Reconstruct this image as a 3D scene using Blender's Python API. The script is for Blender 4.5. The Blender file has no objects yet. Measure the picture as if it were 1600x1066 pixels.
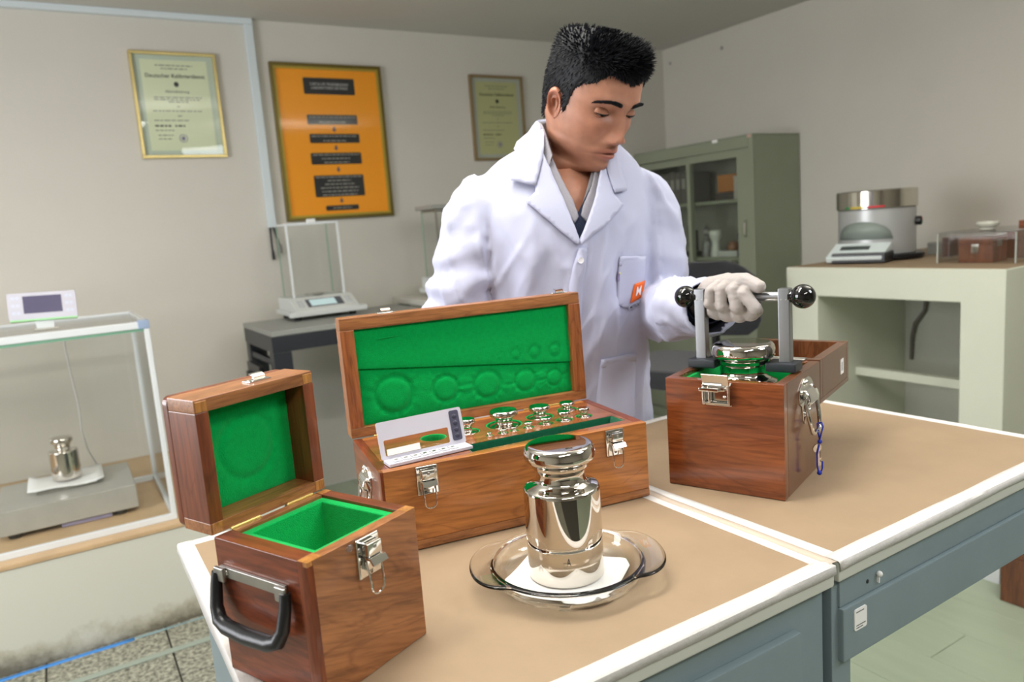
import bpy, bmesh, math, random
from mathutils import Vector, Matrix, noise
from mathutils.bvhtree import BVHTree
random.seed(7)
PI = math.pi
sc = bpy.context.scene
C = sc.collection

# ------------------------------------------------------------------ camera
HEAD = math.radians(31.0)            # camera heading away from the back wall's normal
PITCH, ROLL = math.radians(8.743), math.radians(-4.2885)
cam_data = bpy.data.cameras.new('camera')
cam = bpy.data.objects.new('camera', cam_data); C.objects.link(cam); sc.camera = cam
cam_data.sensor_width = 36.0; cam_data.sensor_fit = 'HORIZONTAL'
cam_data.lens = 36.0 * 1167.2 / 1600
cam_data.clip_start = 0.02
Rz = Matrix.Rotation(-HEAD, 3, 'Z')
r0 = Vector((1, 0, 0)); f0 = Vector((0, math.cos(PITCH), -math.sin(PITCH))); u0 = Vector((0, math.sin(PITCH), math.cos(PITCH)))
rt = Rz @ (r0*math.cos(ROLL) + u0*math.sin(ROLL)); up = Rz @ (u0*math.cos(ROLL) - r0*math.sin(ROLL)); fw = Rz @ f0
cam.matrix_world = Matrix(((rt.x, up.x, -fw.x, 0), (rt.y, up.y, -fw.y, 0), (rt.z, up.z, -fw.z, 1.305), (0, 0, 0, 1)))
cam_data.dof.use_dof = True; cam_data.dof.focus_distance = 0.88; cam_data.dof.aperture_fstop = 6.3

# ------------------------------------------------------------------ world, lights, exposure
w = bpy.data.worlds.new('world'); sc.world = w; w.use_nodes = True
w.node_tree.nodes['Background'].inputs[0].default_value = (0.75, 0.85, 1.0, 1)
w.node_tree.nodes['Background'].inputs[1].default_value = 0.6
sc.view_settings.view_transform = 'Standard'; sc.view_settings.look = 'None'
sc.view_settings.gamma = 1.0; sc.view_settings.use_curve_mapping = False
sc.view_settings.exposure = -0.06

def area(name, loc, target, sx, sy, power, col):
    l = bpy.data.lights.new(name, 'AREA'); l.shape = 'RECTANGLE'; l.size = sx; l.size_y = sy; l.energy = power; l.color = col
    o = bpy.data.objects.new(name, l); C.objects.link(o); o.location = loc
    o.rotation_euler = (Vector(target) - Vector(loc)).to_track_quat('-Z', 'Y').to_euler()
    return o
area('ceiling_tube_light', (0.2, 0.9, 2.33), (0.2, 0.9, 0), 1.2, 0.25, 26, (1.0, 0.97, 0.90))
area('ceiling_tube_light', (0.0, -0.9, 2.33), (0.0, -0.9, 0), 1.2, 0.25, 26, (1.0, 0.97, 0.90))
for x_, y_ in ((0.6, 1.5), (2.0, 0.6)):                # added upward fill lights that brighten the ceiling, no fixtures here
    area('ceiling_fill', (x_, y_, 2.12), (x_, y_, 3), 1.2, 0.15, 28, (1.0, 0.97, 0.90))
area('window_light', (-1.93, 1.9, 1.45), (1.0, 1.9, 1.2), 1.5, 1.2, 64, (0.96, 0.97, 1.0))
area('photo_softbox', (1.55, -0.35, 2.05), (0.75, 1.05, 1.15), 0.55, 0.55, 13.5, (0.93, 0.95, 1.0))

# ------------------------------------------------------------------ helpers: materials
def lin(c): return tuple((x/255/12.92 if x <= 10 else ((x/255+0.055)/1.055)**2.4) for x in c)
def nd(nt, t, **kw):
    n = nt.nodes.new(t)
    for k, v in kw.items():
        if k.startswith('_'): setattr(n, k[1:], v)
        else: n.inputs[k].default_value = v
    return n
MATS = {}
def mat(name, col, rough=0.5, metal=0.0, var=0.0, vscale=8.0, bump=0.0, bscale=200.0, coat=0.0, sheen=0.0, spec=0.5, stretch=(1, 1, 1), emit=0.0, col2=None, sss=0.0):
    m = bpy.data.materials.new(name); m.use_nodes = True; nt = m.node_tree; p = nt.nodes['Principled BSDF']
    c = lin(col) + (1,)
    p.inputs['Base Color'].default_value = c; p.inputs['Roughness'].default_value = rough; p.inputs['Metallic'].default_value = metal
    p.inputs['Coat Weight'].default_value = coat; p.inputs['Coat Roughness'].default_value = 0.08
    p.inputs['Sheen Weight'].default_value = sheen; p.inputs['Specular IOR Level'].default_value = spec
    if sss:
        p.inputs['Subsurface Weight'].default_value = sss; p.inputs['Subsurface Radius'].default_value = (1.0, 0.35, 0.2); p.inputs['Subsurface Scale'].default_value = 0.006
    tc = nd(nt, 'ShaderNodeTexCoord'); mp = nd(nt, 'ShaderNodeMapping', Scale=stretch); nt.links.new(tc.outputs['Object'], mp.inputs[0])
    if var or col2:
        n = nd(nt, 'ShaderNodeTexNoise', Scale=vscale, Detail=5.0, Roughness=0.6); nt.links.new(mp.outputs[0], n.inputs['Vector'])
        r = nd(nt, 'ShaderNodeValToRGB'); nt.links.new(n.outputs['Fac'], r.inputs[0])
        a = lin(col2) if col2 else tuple(x*(1-var) for x in c[:3])
        b = tuple(min(1, x*(1+var)) for x in c[:3]) if not col2 else c[:3]
        r.color_ramp.elements[0].position = 0.3; r.color_ramp.elements[1].position = 0.7
        r.color_ramp.elements[0].color = a + (1,); r.color_ramp.elements[1].color = b + (1,)
        nt.links.new(r.outputs[0], p.inputs['Base Color'])
    if bump:
        n = nd(nt, 'ShaderNodeTexNoise', Scale=bscale, Detail=3.0); nt.links.new(mp.outputs[0], n.inputs['Vector'])
        bp = nd(nt, 'ShaderNodeBump', Strength=bump, Distance=0.002); nt.links.new(n.outputs['Fac'], bp.inputs['Height']); nt.links.new(bp.outputs[0], p.inputs['Normal'])
    if emit:
        p.inputs['Emission Color'].default_value = c; p.inputs['Emission Strength'].default_value = emit
    MATS[name] = m
    return m
def wood(name, dark, light, axis='x', scale=1.0, tilt=0.0, rough=0.32, coat=0.35, streak=(40, 18, 8)):
    """oiled mahogany: long grain noise, pores and dark figure"""
    m = bpy.data.materials.new(name); m.use_nodes = True; nt = m.node_tree; p = nt.nodes['Principled BSDF']
    tc = nd(nt, 'ShaderNodeTexCoord')
    s = {'x': (5, 60, 60), 'y': (60, 5, 60), 'z': (60, 60, 5)}[axis]
    rot = {'x': (0, tilt, 0), 'y': (tilt, 0, 0), 'z': (0, tilt, 0)}[axis]
    mp0 = nd(nt, 'ShaderNodeMapping', Rotation=rot); nt.links.new(tc.outputs['Object'], mp0.inputs[0])
    mp = nd(nt, 'ShaderNodeMapping', Scale=tuple(x*scale for x in s)); nt.links.new(mp0.outputs[0], mp.inputs[0])
    n1 = nd(nt, 'ShaderNodeTexNoise', Scale=1.0, Detail=6.0, Roughness=0.65, Distortion=0.6); nt.links.new(mp.outputs[0], n1.inputs['Vector'])
    r1 = nd(nt, 'ShaderNodeValToRGB'); nt.links.new(n1.outputs['Fac'], r1.inputs[0])
    r1.color_ramp.elements[0].position = 0.30; r1.color_ramp.elements[0].color = lin(dark) + (1,)
    r1.color_ramp.elements[1].position = 0.68; r1.color_ramp.elements[1].color = lin(light) + (1,)
    mp2 = nd(nt, 'ShaderNodeMapping', Scale=tuple((x*4.5 if x > 20 else x*4)*scale for x in s)); nt.links.new(mp0.outputs[0], mp2.inputs[0])
    n2 = nd(nt, 'ShaderNodeTexNoise', Scale=1.0, Detail=2.0); nt.links.new(mp2.outputs[0], n2.inputs['Vector'])
    r2 = nd(nt, 'ShaderNodeValToRGB'); nt.links.new(n2.outputs['Fac'], r2.inputs[0])
    r2.color_ramp.elements[0].position = 0.34; r2.color_ramp.elements[0].color = (0.45, 0.42, 0.4, 1)
    r2.color_ramp.elements[1].position = 0.55; r2.color_ramp.elements[1].color = (1, 1, 1, 1)
    mx = nd(nt, 'ShaderNodeMix', _data_type='RGBA', _blend_type='MULTIPLY'); mx.inputs[0].default_value = 0.55
    nt.links.new(r1.outputs[0], mx.inputs[6]); nt.links.new(r2.outputs[0], mx.inputs[7])
    # slow dark figure
    mp3 = nd(nt, 'ShaderNodeMapping', Scale=tuple((x*0.42 if x > 20 else x*1.1)*scale for x in s)); nt.links.new(mp0.outputs[0], mp3.inputs[0])
    n3 = nd(nt, 'ShaderNodeTexNoise', Scale=1.0, Detail=3.0, Distortion=1.2); nt.links.new(mp3.outputs[0], n3.inputs['Vector'])
    r3 = nd(nt, 'ShaderNodeValToRGB'); nt.links.new(n3.outputs['Fac'], r3.inputs[0])
    r3.color_ramp.elements[0].position = 0.47; r3.color_ramp.elements[0].color = (1, 1, 1, 1)
    e = r3.color_ramp.elements[1]; e.position = 0.53; e.color = (1, 1, 1, 1)
    e = r3.color_ramp.elements.new(0.50); e.color = (0.5, 0.42, 0.38, 1)
    mx2 = nd(nt, 'ShaderNodeMix', _data_type='RGBA', _blend_type='MULTIPLY'); mx2.inputs[0].default_value = 0.5
    nt.links.new(mx.outputs[2], mx2.inputs[6]); nt.links.new(r3.outputs[0], mx2.inputs[7])
    nt.links.new(mx2.outputs[2], p.inputs['Base Color'])
    p.inputs['Roughness'].default_value = rough; p.inputs['Coat Weight'].default_value = coat; p.inputs['Coat Roughness'].default_value = 0.12
    bp = nd(nt, 'ShaderNodeBump', Strength=0.12, Distance=0.0006); nt.links.new(n2.outputs['Fac'], bp.inputs['Height']); nt.links.new(bp.outputs[0], p.inputs['Normal'])
    MATS[name] = m
    return m
def pane_mat(name, tint, gloss=0.8, base=0.0):
    """thin clear glass: see-through with a grazing-angle mirror"""
    m = bpy.data.materials.new(name); m.use_nodes = True; nt = m.node_tree; nt.nodes.remove(nt.nodes['Principled BSDF'])
    out = nt.nodes['Material Output']
    t = nd(nt, 'ShaderNodeBsdfTransparent', Color=tint + (1,)); g = nd(nt, 'ShaderNodeBsdfGlossy', Roughness=0.02)
    fr = nd(nt, 'ShaderNodeFresnel', IOR=1.45); mt = nd(nt, 'ShaderNodeMath', _operation='MULTIPLY_ADD'); mt.inputs[1].default_value = gloss; mt.inputs[2].default_value = base
    ge = nd(nt, 'ShaderNodeNewGeometry'); ir = nd(nt, 'ShaderNodeMapRange'); ir.inputs[3].default_value = 1.45; ir.inputs[4].default_value = 1/1.45
    nt.links.new(ge.outputs['Backfacing'], ir.inputs[0]); nt.links.new(ir.outputs[0], fr.inputs['IOR'])
    nt.links.new(fr.outputs[0], mt.inputs[0])
    mx = nd(nt, 'ShaderNodeMixShader'); nt.links.new(mt.outputs[0], mx.inputs[0]); nt.links.new(t.outputs[0], mx.inputs[1]); nt.links.new(g.outputs[0], mx.inputs[2])
    nt.links.new(mx.outputs[0], out.inputs[0]); MATS[name] = m
    return m

# ------------------------------------------------------------------ helpers: geometry
def bmn(): return bmesh.new()
def box(bm, x0, x1, y0, y1, z0, z1, bev=0.0, seg=2, M=None):
    vs = [bm.verts.new((x, y, z)) for x in (x0, x1) for y in (y0, y1) for z in (z0, z1)]
    fs = [bm.faces.new([vs[i] for i in f]) for f in ((0, 1, 3, 2), (4, 6, 7, 5), (0, 4, 5, 1), (2, 3, 7, 6), (0, 2, 6, 4), (1, 5, 7, 3))]
    if bev:
        es = list({e for f in fs for e in f.edges})
        r = bmesh.ops.bevel(bm, geom=es, offset=bev, segments=seg, affect='EDGES', profile=0.5)
        vs = list({v for f in r['faces'] for v in f.verts} | {v for v in vs if v.is_valid})
    if M is not None: bmesh.ops.transform(bm, matrix=M, verts=vs)
    return vs
def ringloft(bm, rings, cap0=True, cap1=True, closed=True):
    rows = [[bm.verts.new(p) for p in r] for r in rings]
    n = len(rows[0])
    for a, b in zip(rows, rows[1:]):
        for i in range(n if closed else n-1):
            j = (i+1) % n
            bm.faces.new((a[i], a[j], b[j], b[i]))
    if cap0: bm.faces.new(list(reversed(rows[0])))
    if cap1: bm.faces.new(rows[-1])
    return rows
def lathe(bm, prof, seg=48, c=(0, 0, 0), axis='z', cap0=True, cap1=True):
    rings = []
    for r, h in prof:
        ring = []
        for i in range(seg):
            a = 2*PI*i/seg; p = (r*math.cos(a), r*math.sin(a), h)
            if axis == 'x': p = (p[2], p[0], p[1])
            if axis == 'y': p = (p[0], p[2], p[1]); 
            ring.append((p[0]+c[0], p[1]+c[1], p[2]+c[2]))
        if axis == 'y': ring.reverse()
        rings.append(ring)
    return ringloft(bm, rings, cap0, cap1)
def tube(bm, pts, r, seg=10, closed=False, cap=True, squash=None):
    pts = [Vector(p) for p in pts]; n = len(pts); rings = []; prev = None
    for i, p in enumerate(pts):
        if closed: t = pts[(i+1) % n] - pts[i-1]
        else: t = pts[min(i+1, n-1)] - pts[max(i-1, 0)]
        t.normalize()
        if prev is None:
            a = Vector((0, 0, 1)) if abs(t.z) < 0.9 else Vector((1, 0, 0))
            x = t.cross(a).normalized()
        else:
            x = (prev - t*prev.dot(t)).normalized()
        prev = x; y = t.cross(x); rr = r[i] if isinstance(r, (list, tuple)) else r
        sx, sy = squash if squash else (1, 1)
        rings.append([p + (x*math.cos(2*PI*k/seg)*sx + y*math.sin(2*PI*k/seg)*sy)*rr for k in range(seg)])
    if closed: rings.append(rings[0])
    ringloft(bm, rings, cap and not closed, cap and not closed)
    if closed: bmesh.ops.remove_doubles(bm, verts=bm.verts, dist=1e-7)
def sphere(bm, c, r, u=24, v=16, M=None, sc3=(1, 1, 1)):
    rr = bmesh.ops.create_uvsphere(bm, u_segments=u, v_segments=v, radius=r)
    bmesh.ops.scale(bm, vec=sc3, verts=rr['verts'])
    if M is not None: bmesh.ops.transform(bm, matrix=M, verts=rr['verts'])
    bmesh.ops.translate(bm, vec=c, verts=rr['verts'])
    return rr['verts']
def prism(bm, outline, h0, h1, axis='z', bev=0.0):
    """extrude a 2-D outline along an axis; outline in the other two axes (xy, xz for y, yz for x)"""
    def P(a, b, h): return {'z': (a, b, h), 'y': (a, h, b), 'x': (h, a, b)}[axis]
    lo = [bm.verts.new(P(a, b, h0)) for a, b in outline]; hi = [bm.verts.new(P(a, b, h1)) for a, b in outline]
    n = len(outline); fs = [bm.faces.new(lo), bm.faces.new(hi)]
    for i in range(n): fs.append(bm.faces.new((lo[i], lo[(i+1) % n], hi[(i+1) % n], hi[i])))
    bmesh.ops.recalc_face_normals(bm, faces=fs)
    if bev: bmesh.ops.bevel(bm, geom=list({e for f in fs for e in f.edges}), offset=bev, segments=2, affect='EDGES', profile=0.5)
def ringprism(bm, outer, inner, h0, h1):
    """flat frame: outline with a window of the same point count, thickness along y"""
    n = len(outer); L = [[bm.verts.new((a, h, b)) for a, b in pts] for h in (h0, h1) for pts in (outer, inner)]
    for i in range(n):
        j = (i+1) % n
        for a, b in ((0, 1), (2, 3), (0, 2), (1, 3)): bm.faces.new((L[a][i], L[a][j], L[b][j], L[b][i]))
def rrect(x0, x1, y0, y1, r, n=5):
    o = []
    for cx, cy, a0 in ((x1-r, y1-r, 0), (x0+r, y1-r, PI/2), (x0+r, y0+r, PI), (x1-r, y0+r, 1.5*PI)):
        o += [(cx+r*math.cos(a0+PI/2*k/n), cy+r*math.sin(a0+PI/2*k/n)) for k in range(n+1)]
    return o
def obj(name, bm, m, parent=None, smooth=35, loc=None, label=None):
    bmesh.ops.recalc_face_normals(bm, faces=bm.faces)
    if smooth:
        lim = math.radians(smooth)
        for f in bm.faces: f.smooth = True
        for e in bm.edges:
            e.smooth = not (len(e.link_faces) == 2 and e.calc_face_angle(0) > lim)
    me = bpy.data.meshes.new(name); bm.to_mesh(me); bm.free()
    o = bpy.data.objects.new(name, me); C.objects.link(o)
    for x in (m if isinstance(m, (list, tuple)) else [m]): me.materials.append(x)
    if smooth and 7 < len(me.polygons) < 6000 and smooth < 60:
        wn = o.modifiers.new('wn', 'WEIGHTED_NORMAL'); wn.keep_sharp = True
    if parent: o.parent = parent
    if loc: o.location = loc
    if label: o['label'] = label
    return o
def tag(o, label, cat, group=None, kind=None):
    o['label'] = label; o['category'] = cat
    if group: o['group'] = group
    if kind: o['kind'] = kind
    return o
def thing(name, label, cat, loc=(0, 0, 0), rz=0.0, group=None):
    o = bpy.data.objects.new(name, None); C.objects.link(o); o.empty_display_size = 0.05
    o.location = loc; o.rotation_euler = (0, 0, rz)
    return tag(o, label, cat, group)
def struct(name, bm, m, smooth=0):
    o = obj(name, bm, m, None, smooth); o['kind'] = 'structure'; return o
def text(name, s, size, m, parent, M, ext=0.0002, align='CENTER', bold=0.0, label=None):
    cu = bpy.data.curves.new(name, 'FONT'); cu.body = s; cu.size = size; cu.extrude = ext; cu.align_x = align; cu.align_y = 'CENTER'; cu.offset = bold
    cu.resolution_u = 3
    t = bpy.data.objects.new(name, cu); C.objects.link(t)
    dg = bpy.context.evaluated_depsgraph_get(); me = bpy.data.meshes.new_from_object(t.evaluated_get(dg))
    bpy.data.objects.remove(t); me.name = name
    me.transform(M); me.materials.clear(); me.materials.append(m)
    o = bpy.data.objects.new(name, me); C.objects.link(o); o.parent = parent
    if label: o['label'] = label
    return o
XZ = Matrix(((1, 0, 0, 0), (0, 0, -1, 0), (0, 1, 0, 0), (0, 0, 0, 1)))      # text plane facing -y
def T(x, y, z): return Matrix.Translation((x, y, z))
def put(bm, M): bmesh.ops.transform(bm, matrix=M, verts=bm.verts); return bm

# ------------------------------------------------------------------ materials
M_wall = mat('painted_plaster', (205, 201, 192), 0.7, var=0.03, vscale=1.5, bump=0.15, bscale=90)
M_ceil = mat('ceiling_paint', (196, 194, 188), 0.8, var=0.02, vscale=1.0)
M_bench = mat('painted_masonry', (206, 208, 192), 0.6, var=0.03, vscale=3, bump=0.2, bscale=60)
M_chrome = mat('chrome', (228, 226, 222), 0.05, 1.0)
M_steel = mat('polished_steel', (214, 208, 200), 0.025, 1.0)
M_brushed = mat('brushed_aluminium', (158, 160, 164), 0.33, 1.0, var=0.06, vscale=60, stretch=(1, 1, 0.05))
M_satin = mat('satin_steel', (176, 174, 168), 0.32, 1.0, var=0.08, vscale=30, stretch=(0.2, 1, 1))
M_brass = mat('brass', (214, 190, 120), 0.25, 1.0)
M_gold = mat('gold_frame', (196, 178, 120), 0.35, 0.8, var=0.12, vscale=4)
M_bronze = mat('bronze_frame', (112, 98, 48), 0.4, 0.7)
M_oldgold = mat('old_gold_frame', (150, 128, 92), 0.4, 0.6)
M_black = mat('black_plastic', (24, 25, 28), 0.35, bump=0.1, bscale=600)
M_gloss = mat('glossy_black_ball', (8, 8, 10), 0.06, coat=0.5)
M_blackiron = mat('black_painted_steel', (38, 41, 48), 0.4)
M_felt = mat('green_felt', (0, 162, 76), 0.95, var=0.08, vscale=180, bump=0.5, bscale=900, sheen=0.08, spec=0.1)
M_dfelt = mat('dark_green_velvet', (2, 92, 62), 0.95, var=0.15, vscale=200, bump=0.4, bscale=900, sheen=0.3, spec=0.1)
M_white = mat('white_paper', (236, 236, 234), 0.7)
M_tape = mat('white_cloth_tape', (212, 209, 206), 0.75, var=0.05, vscale=90, bump=0.3, bscale=300)
M_kraft = mat('kraft_paper', (150, 128, 102), 0.62, var=0.05, vscale=14, bump=0.25, bscale=25)
M_deskmetal = mat('grey_enamel_steel', (122, 138, 143), 0.42, var=0.05, vscale=10, bump=0.05, bscale=80)
M_ink = mat('black_ink', (34, 34, 36), 0.6)
M_greyink = mat('grey_ink', (110, 112, 104), 0.7)
M_pane = pane_mat('thin_glass', (0.990, 0.997, 0.993))
M_green_edge = mat('green_glass_edge', (120, 165, 140), 0.2)
M_alu = mat('white_aluminium', (222, 226, 228), 0.3, 0.0, coat=0.2)

# ------------------------------------------------------------------ room shell
X0, X1, Y0, Y1, ZC = -2.0, 3.65, -2.7, 3.86, 2.38
bm = bmn(); box(bm, X0-.1, 3.75, Y1, Y1+.12, 0, ZC); struct('wall_back', bm, M_wall)
bm = bmn(); box(bm, X1, X1+.12, Y0, Y1, 0, ZC); struct('wall_right', bm, M_wall)
bm = bmn(); box(bm, X0-.1, X1+.1, Y0-.1, Y1+.1, ZC, ZC+.1); struct('ceiling', bm, M_ceil)
bm = bmn()
for a, b, z0, z1 in ((Y0, 1.0, 0, ZC), (2.8, Y1, 0, ZC), (1.0, 2.8, 0, 0.8), (1.0, 2.8, 2.1, ZC)): box(bm, X0-.1, X0, a, b, z0, z1)
struct('wall_left', bm, M_wall)
M_front = mat('front_wall_paint', (158, 152, 142), 0.8, var=0.05, vscale=2)
bm = bmn(); box(bm, X0-.1, X1+.1, Y0-.1, Y0, 0, ZC); struct('wall_front', bm, M_front)
bm = bmn()
for a, b, z0, z1 in ((1.0, 1.05, .8, 2.1), (2.75, 2.8, .8, 2.1), (1.05, 2.75, .8, .85), (1.05, 2.75, 2.05, 2.1), (1.88, 1.92, .85, 2.05)): box(bm, X0-.06, X0-.01, a, b, z0, z1, .004)
wf = struct('window_1', bm, M_alu, 35)
bm = bmn(); box(bm, X0-.04, X0-.034, 1.05, 2.75, .85, 2.05); obj('glass', bm, M_pane, wf, 0)
# floor: terrazzo on the left, pale boards on the right
def terrazzo():
    m = bpy.data.materials.new('speckled_terrazzo'); m.use_nodes = True; nt = m.node_tree; p = nt.nodes['Principled BSDF']
    tc = nd(nt, 'ShaderNodeTexCoord'); n = nd(nt, 'ShaderNodeTexNoise', Scale=70.0, Detail=4.0, Roughness=0.7); nt.links.new(tc.outputs['Object'], n.inputs['Vector'])
    r = nd(nt, 'ShaderNodeValToRGB'); nt.links.new(n.outputs['Fac'], r.inputs[0]); e = r.color_ramp.elements
    e[0].position = 0.36; e[0].color = lin((70, 72, 62)) + (1,); e[1].position = 0.62; e[1].color = lin((178, 176, 158)) + (1,)
    nt.links.new(r.outputs[0], p.inputs['Base Color']); p.inputs['Roughness'].default_value = 0.35
    return m
M_terr = terrazzo()
M_grout = mat('dark_joint', (70, 68, 60), 0.9)
M_board = mat('pale_green_board', (168, 180, 158), 0.3, var=0.05, vscale=4, stretch=(6, 0.6, 1))
bm = bmn(); box(bm, X0, X1, Y0, Y1, -.1, -.006); fl = struct('floor', bm, M_grout)
for i in range(8):
    for j in range(-2, 13):
        x, y = X0 + i*0.36, 2.775 - 0.36*(10-j)
        bm = bmn(); box(bm, x+.003, min(x+.357, .85), y+.003, y+.357, -.006, 0, .0012, 1); obj('floor_tile', bm, M_terr, fl)
for i in range(15):
    x0 = 0.853 + i*0.187
    ys = [Y0, Y0+0.9+0.2*(i*7 % 5), Y0+3.2+0.3*(i*3 % 4), Y1]
    for a, b in zip(ys, ys[1:]):
        bm = bmn(); box(bm, x0+.001, min(x0+.186, X1), a+.001, b-.001, -.006, 0, .0012, 1); obj('floor_board', bm, M_board, fl)
# ------------------------------------------------------------------ the two desks
TOP = 0.92
def strip(bm, p0, p1, w, rnd, wob=0.002, drop=0.0, side=None, z=0.0006, n=40):
    """a tape strip lying on the desk from p0 to p1 (xy), wavy edge, folded down by drop on one side"""
    p0, p1 = Vector(p0), Vector(p1); d = (p1-p0); L = d.length; d.normalize(); nrm = Vector((-d.y, d.x))
    rows = []; ph = rnd.uniform(0, 50)
    for i in range(n+1):
        q = p0 + d*L*i/n
        wv = lambda k: noise.noise((L*i/n*9, k, ph))*wob
        a = q + nrm*(-w/2 + wv(1)); b = q + nrm*(w/2 + wv(3))
        zz = z + .0003 + .0003*noise.noise((L*i/n*14, 5, ph))
        row = [(a.x, a.y, zz), (q.x, q.y, zz+.0004), (b.x, b.y, zz)]
        if drop:
            s = -1 if side == 'a' else 1
            e = q + nrm*s*(w/2+.0012); ed = drop*(.75 + .5*noise.noise((L*i/n*7, 9, ph)))
            fold = [(e.x, e.y, -.001), (e.x+nrm.x*s*.001, e.y+nrm.y*s*.001, -ed)]
            row = (list(reversed(fold)) + row) if side == 'a' else row + fold
        rows.append([bm.verts.new(p) for p in row])
    for a, b in zip(rows, rows[1:]):
        for i in range(len(a)-1): bm.faces.new((a[i], a[i+1], b[i+1], b[i]))
def desk(name, label, loc, rz, W, D, side_l, kneehole):
    t = thing(name, label, 'desk', loc, rz)
    rnd = random.Random(len(label) + 5)
    bm = bmn(); box(bm, 0, W, 0, D, -.024, 0, .003); obj('desk_top', bm, mat('desk_top_laminate', (196, 198, 188), 0.45), t)
    bm = bmn(); box(bm, .004, W-.004, .004, D-.004, 0.0, .0006); obj('paper_cover', bm, M_kraft, t)
    def tape(p0, p1, **k):
        bm = bmn(); strip(bm, p0, p1, .018, rnd, **k); o = obj('tape_strip', bm, M_tape, t); md = o.modifiers.new('s', 'SOLIDIFY'); md.thickness = .0004
    tape((0, .009), (W, .009), drop=.012, side='a')
    tape((0, D-.009), (W, D-.009), drop=.012, side='b')
    tape((.009, 0), (.009, D), drop=.014 if side_l else 0, side='b')
    tape((W-.009, 0), (W-.009, D), drop=0 if side_l else .012, side='a')
    if side_l:
        bm = bmn(); strip(bm, (W+.0025, .004), (W+.0015, D), .0135, rnd, wob=.0008, z=.0008); o = obj('seam_tape', bm, mat('translucent_brown_tape', (196, 180, 164), .5), t); o.modifiers.new('s', 'SOLIDIFY').thickness = .0004
    H = -TOP
    # carcass of folded steel sheet
    if not kneehole:
        bm = bmn()
        box(bm, .02, W-.002, .014, D-.02, H+.06, -.024, .002); obj('pedestal', bm, M_deskmetal, t)
        bm = bmn(); box(bm, .03, W-.02, .03, D-.04, H, H+.06, .002); obj('plinth', bm, M_deskmetal, t)
        z = -.060
        for i in range(3):
            bm = bmn(); box(bm, .05, W-.05, .004, .0145, z-.24, z, .0025)
            d = obj('drawer_front', bm, M_deskmetal, t)
            bm = bmn(); box(bm, W/2-.06, W/2+.06, -.006, .0042, z-.03, z-.018, .003); obj('drawer_pull', bm, M_satin, d)
            z -= .252
    else:
        for x in (.001, W-.036):
            bm = bmn(); box(bm, x, x+.035, .010, .05, H, -.024, .002); obj('post', bm, M_deskmetal, t)
            bm = bmn(); box(bm, x, x+.035, D-.06, D-.02, H, -.024, .002); obj('post', bm, M_deskmetal, t)
        bm = bmn(); box(bm, .0115, W-.01, .007, .03, -.060, -.024, .0015); obj('apron_rail', bm, M_deskmetal, t)
        bm = bmn(); box(bm, .0115, W-.01, .0025, .026, -.125, -.0605, .003); obj('modesty_panel', bm, M_deskmetal, t)
        bm = bmn(); box(bm, .01, W-.01, D-.05, D-.03, -.125, -.024, .002); obj('rear_panel', bm, M_deskmetal, t)
        st = bmn(); prism(st, rrect(.030, .053, -.0925, -.067, .003), .0012, .0026, 'y'); s = obj('asset_sticker', st, M_white, t, label='white asset sticker with small print')
        bm = bmn(); rnd2 = random.Random(3)
        for z, a, b in ((-.0700, .033, .047), (-.0860, .033, .050), (-.0890, .033, .045)):
            x = a
            while x < b: ww = rnd2.uniform(.001, .003); box(bm, x, min(x+ww, b), .0009, .0013, z-.0011, z); x += ww+.0007
        obj('sticker_print', bm, M_greyink, s)['kind'] = 'stuff'
        bm = bmn(); sphere(bm, (.082, .004, -.041), .0035, 12, 8); box(bm, .0812, .0828, .004, .008, -.052, -.041); obj('white_pin', bm, M_white, t)
        bm = bmn(); sphere(bm, (.063, .0068, -.045), .0025, 10, 6, sc3=(1, .4, 1)); obj('chipped_paint_spot', bm, M_ink, t)
        bm = bmn(); sphere(bm, (.024, .0095, -.071), .004, 10, 6, sc3=(.35, .3, 1.4)); obj('chipped_paint_spot', bm, M_ink, t)
    return t
desk('desk', 'grey steel drawer desk under kraft paper, bearing the two open boxes and the dish', (.090, .475, TOP), 0, .577, .575, True, False)
desk('desk', 'grey steel desk with open knee space under the box the man lifts from', (.6765, .477, TOP), math.radians(.9), .588, .575, False, True)

# ------------------------------------------------------------------ box hardware
def latch_fixed(parent, M, name='latch'):
    """draw latch on the body: plate, cover, lever, screws and hanging wire loop. local: x width, z up, -y outwards; origin at plate top centre"""
    bm = bmn(); box(bm, -.0135, .0135, -.0022, 0, -.036, 0, .0012, 2); put(bm, M); la = obj(name, bm, M_chrome, parent)
    bm = bmn()
    box(bm, -.0085, .0085, -.0105, -.002, -.0155, -.0035, .0012)          # cover block
    prism(bm, [(-.003, -.0150), (-.013, -.0165), (-.0165, -.0215), (-.0152, -.0222), (-.0115, -.0182), (-.003, -.0172)], -.009, .009, 'x')   # curled lever lip
    box(bm, -.0075, .0075, -.0065, -.002, -.029, -.0175, .001)
    put(bm, M); obj('lever', bm, M_chrome, la)
    bm = bmn()
    for x, z in ((-.011, -.009), (.011, -.009), (0, -.031)):
        sphere(bm, (x, -.0024, z), .0021, 10, 6, sc3=(1, .5, 1)); box(bm, x-.0013, x+.0013, -.0040, -.0034, z-.0002, z+.0002)
    sphere(bm, (0, -.0105, -.0075), .0021, 12, 8, sc3=(1, .35, 1))
    put(bm, M); obj('screw', bm, M_satin, la)
    bm = bmn(); pts = [(-.0078, -.0055, -.0205), (-.0078, -.0085, -.030), (-.0073, -.0092, -.042)]
    pts += [(.0073*-math.cos(a), -.0094, -.0445-.0068*math.sin(a)) for a in [PI*k/8 for k in range(1, 8)]]
    pts += [(.0073, -.0092, -.042), (.0078, -.0085, -.030), (.0078, -.0055, -.0205)]
    tube(bm, pts, .00095, 8); put(bm, M); obj('wire_loop', bm, M_chrome, la)
    return la
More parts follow.
